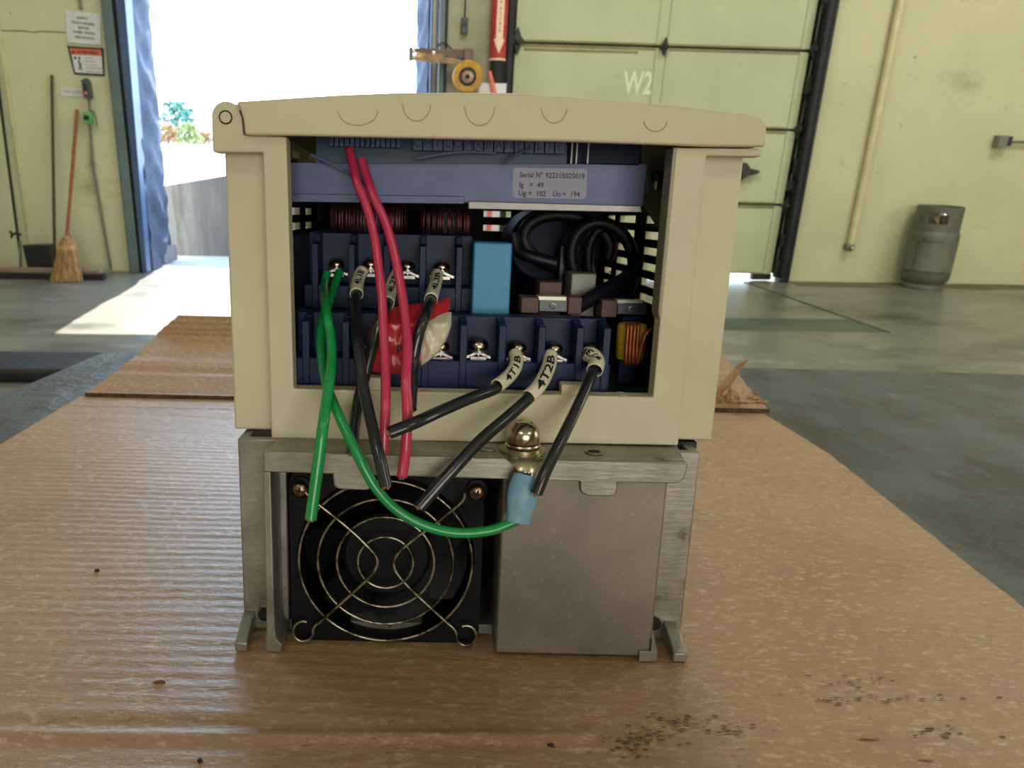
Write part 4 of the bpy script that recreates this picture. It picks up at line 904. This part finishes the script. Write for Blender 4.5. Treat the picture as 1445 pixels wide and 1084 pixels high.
for (px, py) in ((622, 488), (675, 487), (731, 490), (782, 491), (837, 493)):
    c = D(px, py, .0395)
    big = 1.2 if px == 675 else 1.0
    clamp(low_, c.x, .0395, c.z - .0022); vscrew(low_, c.x, .0395, c.z - .0012, big)
up_, zsu = tblock('upper_terminal_block', .075, None, 346, 429, 667, 404, 330, 329, .026, None, (444, 496, 546, 597, 649), .1362, 0)
for (px, py) in ((475, 371), (523, 371), (575, 374), (624, 375)):
    c = D(px, py, .083)
    clamp(up_, c.x, .083, c.z - .0026, .0058); vscrew(up_, c.x, .083, c.z - .0016, 1.0)
x0 = D(414, 446, .054).x; x1 = D(668, 446, .054).x
obj('upper_block_base', MB().box((x0, .0548, .107), (x1, .098, .1362)), M['tblack2'], drv, bevel=.0006)
obj('left_support', MB().box((D(415, 437, .12).x, .12, .107), (D(447, 437, .12).x, .15, D(430, 331, .12).z)), M['tblack2'], drv, bevel=.0006)
# ---- boards and interior
obj('lower_circuit_board', MB().box((XLs + .004, .0288, .1035), (XRs - .004, YR - .005, .1052)), M['pcb'], drv)
c = D(720, 389, .06); a = D(669, 342, .062); b = D(719, 435, .062)
obj('blue_capacitor', MB().box((a.x, .062, .1053), (b.x, .082, a.z)), M['bluecap'], drv, bevel=.0008, label='tall blue box capacitor')
def toroid(name, pxa, pxb, py0, py1, Y, nw, ma, core, drv_=drv, sub=True, hgt=None):
    a = D(pxa, py1, Y); b = D(pxb, py0, Y); R0 = (b.x - a.x) / 2; zt_, zb_ = b.z, a.z; cx_ = (a.x + b.x) / 2; cz = (zt_ + zb_) / 2; hh = (zt_ - zb_) / 2
    rr_ = R0 * .30
    core_ = obj(name, MB().lathe([(R0 - 2 * rr_, -hh * .8), (R0 * .96, -hh * .8), (R0 * .96, hh * .8), (R0 - 2 * rr_, hh * .8), (R0 - 2 * rr_, -hh * .8)], (cx_, Y + R0, cz), n=32, caps=False), M[core], drv_, smooth=40)
    mb = MB(); rnd = random.Random(nw)
    for k in range(nw):
        t_ = math.pi * (1.04 + .92 * (k + .5) / nw) if nw > 20 else math.pi * (1.25 + .5 * k / nw); d_ = Vector((math.cos(t_), math.sin(t_), 0)); o_ = Vector((cx_, Y + R0, cz)); wob = rnd.uniform(-.0006, .0006)
        q = [o_ + d_ * (R0 - 2 * rr_) + Vector((0, 0, hh * .85)), o_ + d_ * (R0 * .93) + Vector((wob, 0, hh * (1 + .1 * rnd.random()))), o_ + d_ * (R0 * 1.0) + Vector((wob, 0, hh * .6)), o_ + d_ * R0 + Vector((wob * 1.5, 0, -hh * .6)), o_ + d_ * (R0 * .93) + Vector((0, 0, -hh)), o_ + d_ * (R0 - 2 * rr_) + Vector((0, 0, -hh * .85))]
        mb.tube(q, .00055 if nw > 20 else .0011, 6)
    obj('copper_winding', mb, M[ma], core_, smooth=60)
toroid('copper_toroid', 460, 572, 289, 332, .118, 34, 'copper', 'toroid')
toroid('copper_toroid', 590, 668, 296, 333, .126, 24, 'copper', 'toroid')
# small yellow cored inductor at the right
a = D(878, 512, .040); b = D(917, 460, .040)
yc = obj('yellow_inductor', MB().lathe([(.0034, -.0078), (.0058, -.0078), (.0064, -.007), (.0064, .007), (.0058, .0078), (.0034, .0078)], ((a.x + b.x) / 2, .048, (a.z + b.z) / 2), n=30), M['ycore'], drv, smooth=40)
mb = MB()
for px in (886, 891, 896, 901):
    q = [D(px - 1, 459, .0435), D(px, 457.5, .042), D(px, 463, .0406), D(px - 2, 488, .0404), D(px - 3, 510, .0406), D(px - 3, 514, .044)]
    mb.tube(smoothpath(q, 4), .00085, 8)
mb.tube(smoothpath([D(900, 512, .0402), D(905, 490, .0395), D(912, 472, .0395), D(922, 464, .041), D(934, 465, .046)], 5), .00095, 8)
obj('copper_winding', mb, M['copper2'], yc, smooth=60)
# zinc shield with serial sticker
shp = P2([(406, 229), (914, 231), (907, 292), (660, 287), (640, 285), (406, 279)], .052)
sh = obj('shield_plate', MB().prism(shp, 'y', .052, .0535), M['shield'], drv, bevel=.0003)
obj('shield_lip', MB().prism(P2([(661, 284), (904, 290.5), (906, 300), (661, 295)], .046), 'y', .046, .052), M['shieldlip'], sh, bevel=.0003)
obj('shield_fold', MB().prism(P2([(406, 273), (655, 277), (655, 288), (406, 285)], .050), 'y', .050, .052), M['shield'], sh, bevel=.0003)
a = D(724, 237, .0518); b = D(829, 281, .0518)
sp_ = P2([(726, 236.5), (826, 238), (829, 241), (827, 278), (824, 281), (726, 279), (723, 276), (724, 239)], .0518)
st_ = obj('serial_sticker', MB().prism(sp_, 'y', .0518, .052), M['sticker'], sh)
mb = MB()
for (txt, px, py, pw, ph) in (('Serial N° 922315025019', 733, 250, 92, 7.5), ('Ig   =  49', 733, 264, 34, 7.5), ('Ug =  102', 732, 276, 38, 7.5), ('Uo =  194', 780, 277, 38, 7.5)):
    a = D(px, py, .0516); b = D(px + pw, py, .0516); h_ = a.z - D(px, py + ph, .0516).z
    lettering(mb, txt, (a.x, .0516, a.z), (1, 0, 0), (0, 0, 1), h_, width=b.x - a.x, bold=.015)
for f_ in [mb]: obj('sticker_print', mb, M['stickertext'], sh)
# control board strip with connectors right under the lid
cb = obj('control_board', MB().prism(P2([(446, 185), (800, 188), (800, 231), (446, 230)], .050), 'y', .050, .0515), M['pcbblue'], drv)
def connector(pxa, pxb, ya, yb, cells, txt):
    a = D(pxa, yb, .044); b = D(pxb, ya, .044); wd = (b.x - a.x) / cells
    for k in range(cells):
        o = obj('connector', MB().box((a.x + wd * k + .0002, .044, a.z), (a.x + wd * (k + 1) - .0002, .050, b.z)), M['connector'], cb, bevel=.0002)
    mb = MB()
    for k, ch in enumerate(txt[:cells]):
        if ch != ' ': lettering(mb, ch, (a.x + wd * (k + .5), .0439, a.z + (b.z - a.z) * .22), (1, 0, 0), (0, 0, 1), (b.z - a.z) * .55, centre=True)
    obj('connector_print', mb, M['celltext'], cb)
connector(464, 566, 193, 206, 14, 'RLAYLIPELCIRYR'); connector(582, 798, 196, 212, 15, 'CMILOMXBANEXLTE')
mb = MB()
for px in (806, 813, 829): a = D(px, 231, .046); mb.box((a.x - .0003, .046, a.z), (a.x + .0003, .047, a.z + .013))
obj('pin_header', mb, M['shieldlip'], cb)
obj('black_relay', MB().prism(P2([(801, 190), (905, 192), (903, 233), (801, 231)], .0505), 'y', .0505, .07), M['tblack2'], drv, bevel=.0005)
obj('light_wire', MB().tube(smoothpath([D(438, 218, .048), D(470, 232, .046), D(502, 250, .046), D(516, 262, .046)], 5), .0007, 6), M['connector'], drv, smooth=60)
obj('light_wire', MB().tube(smoothpath([D(586, 224, .043), D(620, 218, .043), D(655, 214, .043), D(700, 216, .046)], 5), .0007, 6), M['connector'], drv, smooth=60)
obj('light_wire', MB().tube(smoothpath([D(712, 230, .043), D(730, 217, .043), D(748, 210, .043)], 5), .0007, 6), M['connector'], drv, smooth=60)
# right corner: stand-off screw and bracket
obj('corner_bracket', MB().prism(P2([(903, 192), (943, 193), (941, 232), (950, 215), (944, 330), (928, 319), (912, 292), (906, 280), (920, 268), (905, 232)], .058), 'y', .058, .0615), M['bracket'], drv, bevel=.0006)
a = D(926, 268, .055)
mb = MB().tube([(a.x, .055, a.z), (a.x, .055, D(926, 246, .055).z)], .0014, 12); obj('standoff_screw', mb, M['tin'], drv, smooth=40)
mb = MB()
for k in range(5): z_ = D(926, 256 - 3 * k, .055).z; mb.lathe([(.0022, 0), (.0026, .0003), (.0022, .0006)], (a.x, .055, z_), n=16)
obj('screw_thread', mb, M['recess'], drv, smooth=40)
# cable loops, drum and boxes on the right
def ell(cx_, cy_, rx, ry, Y, a0=0, a1=360, tilt=0, n=30, dy=0):
    out = []
    for i in range(n + 1):
        t_ = math.radians(a0 + (a1 - a0) * i / n); x, y = rx * math.cos(t_), ry * math.sin(t_); c_, s_ = math.cos(tilt), math.sin(tilt)
        out.append(D(cx_ + x * c_ - y * s_, cy_ - x * s_ - y * c_, Y + dy * i / n))
    return out
cbl = MB()
cbl.tube(ell(850, 365, 43, 52, .085, -120, 240, .35, dy=.010), .0030, 10)
cbl.tube(ell(862, 372, 32, 52, .095, -100, 200, .15, dy=.008), .0028, 10)
cbl.tube(ell(800, 342, 62, 38, .10, -20, 300, -.2, dy=.01), .0034, 10)
cbl.tube(smoothpath([D(898, 360, .083), D(893, 385, .078), D(872, 400, .072), D(845, 415, .066), D(815, 432, .060)], 6), .0036, 10)
cbl.tube(smoothpath([D(724, 330, .10), D(730, 352, .098), D(748, 362, .095), D(785, 372, .094)], 6), .0030, 10)
obj('black_cable_coil', cbl, M['cable'], drv, smooth=60)
a = D(765, 345, .125)
obj('drum_capacitor', MB().lathe([(.001, 0), (.0175, 0), (.0185, .001), (.0185, .05), (.001, .05)], (a.x, .115, a.z), (0, 1, 0), 36), M['tblack2'], drv, smooth=40)
a = D(805, 422, .072); b = D(842, 387, .072)
obj('grey_relay', MB().box((a.x, .072, .125), (b.x, .090, b.z)), M['relay'], drv, bevel=.0006)
a = D(790, 362, .10); b = D(817, 347, .10); obj('small_grey_box', MB().box((a.x, .10, .13), (b.x, .105, b.z)), M['bus'], drv, bevel=.0006)
a = D(762, 437, .064); b = D(797, 400, .064); obj('brown_capacitor', MB().box((a.x, .070, .107), (b.x, .085, b.z)), M['brown'], drv, bevel=.0006)
for (p0, p1, q0, q1, nm, ma, Y, d_) in ((735, 761, 420, 442, 'phenolic_spacer', 'brown', .056, .012), (801, 822, 420, 444, 'phenolic_spacer', 'brown', .056, .012), (848, 872, 424, 448, 'phenolic_spacer', 'brown', .056, .012),
                                        (760, 802, 423, 440, 'bus_bar', 'bus', .058, .003), (870, 914, 427, 444, 'bus_bar', 'bus', .058, .003)):
    a = D(p0, q1, Y); b = D(p1, q0, Y); obj(nm, MB().box((a.x, Y, a.z), (b.x, Y + d_, b.z)), M[ma], drv, bevel=.0004)
for (p0, p1, q0, q1) in ((758, 799, 418, 423.5), (867, 905, 423, 428)):
    a = D(p0, q1, .060); b = D(p1, q0, .060); obj('bus_edge', MB().box((a.x, .058, a.z), (b.x, .064, b.z)), M['busedge'], drv, bevel=.0003)
for (px, py) in ((780, 432), (891, 436)):
    c = D(px, py, .0578); obj('rivet_ring', MB().lathe([(.0010, 0), (.0014, .0002), (.0014, .0005), (.0010, .0006)], c, (0, -1, 0), 18, caps=False), M['tin'], drv, smooth=40)
obj('bus_post', MB().box((D(875, 470, .058).x, .056, .107), (D(905, 447, .058).x, .062, D(890, 447, .058).z)), M['tblack2'], drv, bevel=.0005)
# dark power parts and an added plate further back that close off the view between the slots
obj('capacitor_bank', MB().box((-.072, .172, .106), (.028, .235, .170)), M['tblack2'], drv, bevel=.002)
obj('rear_module', MB().box((.060, .215, .106), (.095, .235, .205)), M['tblack2'], drv, bevel=.002)
obj('slot_shade_plate', MB().box((-.070, .236, .170), (.030, .238, .205)), M['tblack2'], drv)  # thin black plate added to keep the rear wall dark

# ---- grounding screw on the ledge
c = at(737, 646, 2, zl1); gx, gy = c.x, .0095
gx = D(737, 640, gy).x
g0 = obj('ground_screw', MB().lathe([(.002, -.001), (.0058, .0026), (.0064, .0028), (.0066, .0035), (.0068, .0062), (.0060, .0085), (.0042, .0102), (.0018, .0110), (.0003, .0111)], (gx, gy, zl1 + .0012), n=40), M['screw'], drv, smooth=50)
mb = MB().lathe([(.003, 0), (.0078, 0), (.0078, .0009), (.003, .0010)], (gx, gy, zl1 + .0012), n=36).lathe([(.003, .0012), (.0068, .0012), (.0071, .0018), (.0068, .0024), (.003, .0024)], (gx, gy, zl1 + .0012), n=36)
obj('washer', mb, M['lug'], g0, smooth=40)
mb = MB(); 
for a_, b_ in (((1, .25, 0), (-.25, 1, 0)),):
    cross(mb, Vector((gx, gy, zl1 + .01175)), .0036, (0, 0, 1), a_, .0008)
obj('cross_slot', mb, M['recess'], g0)

# ============================================================ WIRES
def frame_path(P):
    """left/right and outward directions along a centre line"""
    out = []
    for i, p in enumerate(P):
        t = (P[min(i + 1, len(P) - 1)] - P[max(i - 1, 0)]).normalized()
        n = (CD - p); n = (n - t * n.dot(t)).normalized(); out.append((p, t, n, t.cross(n)))
    return out
def slice_flat(V, Fc, st):
    bm = bmesh.new(); vs = [bm.verts.new((x, y, 0)) for x, y in V]
    for f in Fc:
        try: bm.faces.new([vs[i] for i in f])
        except ValueError: pass
    lo, hi = min(v[1] for v in V), max(v[1] for v in V); y = lo + st
    while y < hi:
        bmesh.ops.bisect_plane(bm, geom=bm.verts[:] + bm.edges[:] + bm.faces[:], plane_co=(0, y, 0), plane_no=(0, 1, 0)); y += st
    x = st * 2
    while x < max(v[0] for v in V):
        bmesh.ops.bisect_plane(bm, geom=bm.verts[:] + bm.edges[:] + bm.faces[:], plane_co=(x, 0, 0), plane_no=(1, 0, 0)); x += st * 2
    bm.verts.index_update(); out = [(v.co.x, v.co.y) for v in bm.verts], [tuple(v.index for v in f.verts) for f in bm.faces]; bm.free(); return out
def sleeve_text(mb, path, r, txt, hgt, start, length, bold=.02):
    """letters wrapped around a sleeve; the path runs in reading direction"""
    V, Fc, wd = glyphs(txt, bold); V, Fc = slice_flat(V, Fc, .09); fr = frame_path(path); s_ = [0]
    for i in range(1, len(path)): s_.append(s_[-1] + (path[i] - path[i - 1]).length)
    k = length / wd; kh = hgt / .72; out = []
    for (x, y) in V:
        L_ = start + x * k; i = max(0, min(len(s_) - 2, int(np.searchsorted(s_, L_)) - 1)); f_ = (L_ - s_[i]) / max(1e-9, s_[i + 1] - s_[i])
        p = fr[i][0].lerp(fr[i + 1][0], f_); n = fr[i][2].lerp(fr[i + 1][2], f_).normalized(); b = -fr[i][3].lerp(fr[i + 1][3], f_).normalized()
        th = (y * kh - hgt / 2) / r
        out.append(p + (b * math.sin(th) + n * math.cos(th)) * (r + .00006))
    mb.add(out, Fc)
def wire(name, label, pts, ma, r, sleeve=None, group=None, flat=None, end=True, cat='wire'):
    P = smoothpath([D(*p) for p in pts], 7)
    t = thing(name, label, cat, P[-1], 'D', group)
    rs = r if not isinstance(r, tuple) else [r[0] + (r[1] - r[0]) * i / (len(P) - 1) for i in range(len(P))]
    obj('insulation', MB().tube(P, rs, 14, flat=flat), M[ma], t, smooth=50)
    if end:
        d_ = (P[-1] - P[-2]).normalized(); re_ = rs if not isinstance(rs, list) else rs[-1]
        mb = MB(); rnd = random.Random(len(label))
        for k in range(7):
            a_ = k * 2 * math.pi / 6; o_ = Vector((math.cos(a_), .6 * math.sin(a_), .4 * math.sin(a_))) * (re_ * .5 if k < 6 else 0)
            mb.tube([P[-1] + o_ - d_ * .001, P[-1] + o_ + d_ * (.0002 + .0005 * rnd.random())], re_ * .22, 6)
        obj('cut_strands', mb, M['strand'], t)
    if sleeve:
        sp, sr, txt, th, st0, ln = sleeve
        SP = smoothpath([D(*p) for p in sp], 8)
        so = obj('marker_sleeve', MB().tube(SP, sr, 20, caps=False), M['sleeve'], t, smooth=60)
        so.modifiers.new('wall', 'SOLIDIFY').thickness = .0004
        mb = MB(); tot = sum((SP[i + 1] - SP[i]).length for i in range(len(SP) - 1))
        sleeve_text(mb, SP[::-1], sr + .0002, txt, th, tot * st0, tot * ln)
        obj('marker_lettering', mb, M['ink'], so)
    return t
# mains leads (upper terminals)
wire('black_lead', 'black cut lead with sleeve marked 4L1B, on the upper terminal next to the green wires',
     [(511, 381, .078), (504, 400, .067), (502, 430, .044), (503, 465, .026), (506, 496, .015), (511, 535, .008), (519, 575, 0), (532, 630, -.011), (545, 687, -.018)], 'blackw', (.0021, .0024),
     ([(512, 382, .0775), (507, 390, .074), (504, 402, .065), (503, 416, .055)], .0031, '4L1B', .0028, .16, .70), 'black cut leads')
wire('black_lead', 'short black cut lead half behind the red wires, its white sleeve marked 4L2B',
     [(561, 385, .078), (555, 396, .071), (551, 410, .058), (547, 428, .035), (541, 444, .0225), (533, 462, .0185), (524, 496, .019), (516, 528, .0185), (512, 543, .0165), (506, 565, .0130), (500, 600, .006), (496.5, 640, -.001)], 'blackw', (.0021, .0024),
     ([(561, 385, .078), (555, 396, .071), (551, 410, .058), (547, 428, .035)], .0029, '4L2B', .0026, .18, .70), 'black cut leads')
wire('black_lead', 'short black cut lead ending at the window sill, sleeve marked 4L3B, rightmost upper terminal',
     [(617, 387, .078), (615.5, 396, .0712), (612.5, 407, .060), (608, 423, .043), (604, 434, .031), (600, 446, .0225), (591, 472, .018), (583, 510, .016), (581, 545, .009), (579.5, 578, .002)], 'blackw', (.0021, .0024),
     ([(617, 387, .078), (615.5, 396, .0712), (612.5, 407, .060), (608, 423, .043)], .0030, '4L3B', .0026, .16, .72), 'black cut leads')
# motor leads (lower terminals)
wire('black_lead', 'black cut lead with sleeve marked 4T1B, bending far toward the red wires',
     [(729, 498, .034), (727, 515, .028), (716, 532, .020), (700, 548, .012), (662, 563, .006), (620, 581, -.003), (585, 597, -.0125), (549, 611, -.016)], 'blackw', (.0020, .0021),
     ([(727, 499, .034), (729, 508, .030), (726, 520, .025), (716, 533, .019), (701, 545, .012)], .0029, '4T1B', .0028, .14, .66), 'black cut leads', flat=(1, 1.2))
wire('black_lead', 'longest black cut lead with sleeve marked 4T2B, crossing down to the fan',
     [(777, 500, .034), (773, 520, .027), (763, 540, .018), (748, 560, .010), (715, 590, .002), (680, 620, -.004), (640, 662, -.010), (592, 716, -.015)], 'blackw', (.0020, .0022),
     ([(777, 500, .034), (775, 515, .028), (768, 532, .021), (758, 548, .014), (746, 560, .010)], .0030, '4T2B', .0034, .12, .74), 'black cut leads', flat=(1, 1.15))
wire('black_lead', 'black cut lead with a bent sleeve marked 4T3B, beside the ground screw',
     [(834, 499, .034), (841, 508, .028), (838, 522, .022), (828, 545, .014), (812, 580, .005), (790, 625, -.004), (770, 665, -.010), (757, 697, -.013)], 'blackw', (.0020, .0024),
     ([(829, 500, .034), (836, 502, .030), (842, 511, .026), (839, 523, .021)], .0034, '4T3B', .0032, .20, .72), 'black cut leads')
# red leads
wire('red_wire', 'red cut wire with its end hidden behind the black lead, hanging from the control board',
     [(493, 210, .040), (497, 228, .038), (504, 258, .034), (515, 285, .032), (523, 312, .030), (530, 345, .028), (535, 385, .026), (539, 420, .022), (541, 465, .016), (544, 520, .008), (544, 580, -.002), (541, 640, -.006)], 'redw', (.0018, .0020), None, 'red wires')
wire('red_wire', 'red cut wire with its open end over the aluminium ledge, hanging from the control board',
     [(510, 225, .040), (518, 251, .038), (528, 280, .034), (543, 312, .032), (553, 345, .030), (561, 380, .027), (568, 420, .022), (573, 460, .016), (575, 495, .010), (573, 540, .002), (575, 585, -.002), (572, 640, -.006), (567, 674, -.010)], 'redw', (.0019, .0021), None, 'red wires')
# green wires
wire('green_wire', 'straight green cut wire hanging in front of the fan corner',
     [(461, 386, .077), (458, 402, .070), (459, 425, .0425), (462, 448, .028), (466, 472, .023), (468, 500, .015), (466, 530, .006), (461, 565, -.002), (456, 600, -.010), (449, 655, -.014), (438.5, 733, -.018)], 'green', (.0019, .0023), None, 'green earth wires')
gw = wire('green_wire', 'long green wire looping below the ledge to the pale blue ring terminal',
     [(479, 384, .077), (472, 404, .068), (463, 430, .0505), (455, 452, .0400), (452.5, 485, .029), (456, 520, .019), (463, 550, .0105), (473, 575, .000), (489, 610, -.006), (506, 645, -.010), (530, 688, -.012), (560, 720, -.012), (600, 742, -.012), (645, 752, -.012), (690, 749, -.011), (714, 741, -.010), (730, 734, -.009)], 'green', .0020, None, 'green earth wires', end=False)
# ring terminal
lt = thing('ring_terminal', 'tinned ring terminal with pale blue sleeve under the large ground screw', 'terminal', (gx, -.004, .07), 'D')
mb = MB(); n = 30; V = []
mb.lathe([(.0040, -.0001), (.0092, -.0001), (.0092, .0010), (.0040, .0010), (.0040, -.0001)], (gx, gy, zl1 + .0002), n=34, caps=False)
obj('ring', mb, M['lug'], lt, smooth=40)
tg = [((711, 644), (768, 646), .0012), ((716, 650), (765, 652), -.0012), ((722, 654), (761, 656), -.0024), ((728, 660), (757, 662), -.0034), ((731, 669), (754, 671), -.0045), ((730, 680), (752, 682), -.0060)]
def tong(u, v):
    k = v * 5; i = min(int(k), 4); f_ = k - i
    a = D(*tg[i][0], tg[i][2]).lerp(D(*tg[i + 1][0], tg[i + 1][2]), f_); b = D(*tg[i][1], tg[i][2]).lerp(D(*tg[i + 1][1], tg[i + 1][2]), f_)
    p = a.lerp(b, u); p.y += (.0022 * v * v) * (2 * u - 1) ** 2 * -1 + .001 * v; return p
obj('tongue', MB().grid(tong, 12, 15, (0, .0010, -.0003)), M['lug'], lt, smooth=50)
a = D(743, 668, -.0050); b = D(731, 737, -.0095)
bp = smoothpath([D(743, 671, -.0052), D(739, 690, -.0070), D(735, 712, -.0085), D(731, 736, -.0095)], 5)
obj('crimp_barrel', MB().tube([D(743, 668, -.0040), D(740, 686, -.0065)], .0030, 16, caps=False), M['lug'], lt, smooth=60)
obj('barrel_bore', MB().lathe([(.0024, 0), (.0024, .0004)], D(742, 676, -.0078), (0, -1, .3), 16), M['recess'], lt)
nb = len(bp); obj('shrink_sleeve', MB().tube(bp, [.0044 + .0010 * math.sin(math.pi * min(1, i / (nb - 1) * 1.15)) for i in range(nb)], 24, flat=(.75, 1.12)), M['bluesleeve'], lt, smooth=60)

# ---- crumpled packet hanging on the lower terminals
pk = thing('plastic_packet', 'crumpled red and white plastic packet with a printed P, tucked between the leads', 'packet', D(570, 500, .02), 'D')
def pillow(outline, Y, bulge, seed, nr=16, amp=.0012):
    pts = [Vector(p) for p in outline]; n_ = len(pts); pts2 = []
    for i in range(n_):
        for k in range(4): pts2.append(pts[i].lerp(pts[(i + 1) % n_], k / 4))
    c_ = sum(pts2, Vector((0, 0))) / len(pts2); mb = MB(); V = []; Fc = []; m_ = len(pts2)
    for side in (-1, 1):
        base_ = len(V)
        for j_ in range(nr + 1):
            r_ = j_ / nr
            for p in pts2:
                q = c_.lerp(p, r_); w3 = D(q.x, q.y, Y + max(0, 455 - q.y) * .0005); d_ = bulge * math.sqrt(max(0, 1 - r_ ** 2.6))
                n1 = noise.noise(Vector((q.x * .06, q.y * .035, seed))) ; n2 = abs(noise.noise(Vector((q.x * .035 + q.y * .03, q.y * .02 - q.x * .05, seed + 3))))
                w3.y += side * d_ + (n1 * amp - n2 * amp * 1.8) * min(1, 1.3 - r_ * .6); V.append(w3)
        for j_ in range(nr):
            for i in range(m_): Fc.append((base_ + j_ * m_ + i, base_ + j_ * m_ + (i + 1) % m_, base_ + (j_ + 1) * m_ + (i + 1) % m_, base_ + (j_ + 1) * m_ + i))
    return mb.add(V, Fc)
red_o = [(521, 470), (528, 452), (536, 440), (552, 434), (575, 430), (603, 426), (620, 424), (634, 418), (636, 436), (622, 441), (606, 444), (599, 470), (594, 500), (588, 530), (565, 529), (545, 527), (526, 524), (515, 500)]
white_o = [(606, 442), (622, 438), (637, 440), (637, 460), (630, 480), (620, 495), (606, 508), (594, 517), (590, 500), (596, 470)]
obj('white_film', pillow(white_o, .0275, .0037, 2, amp=.0016), M['packw'], pk, smooth=70, label='cream white crumpled half')
obj('red_film', pillow(red_o, .0270, .0036, 1, amp=.0016), M['packr'], pk, smooth=70, label='red crumpled half')
mb = MB(); a = D(560, 500, .0195); h_ = D(560, 488, .0195).z - a.z
lettering(mb, 'P', (a.x, .0195, a.z), (1, 0, 0), (0, 0, 1), h_, bold=.02); a = D(513, 496, .0185); lettering(mb, 'P', (a.x, .0175, a.z), (1, 0, .2), (-.2, 0, 1), h_ * .8)
obj('printed_letter', mb, M['ink'], pk)
sc.view_layers[0].update()
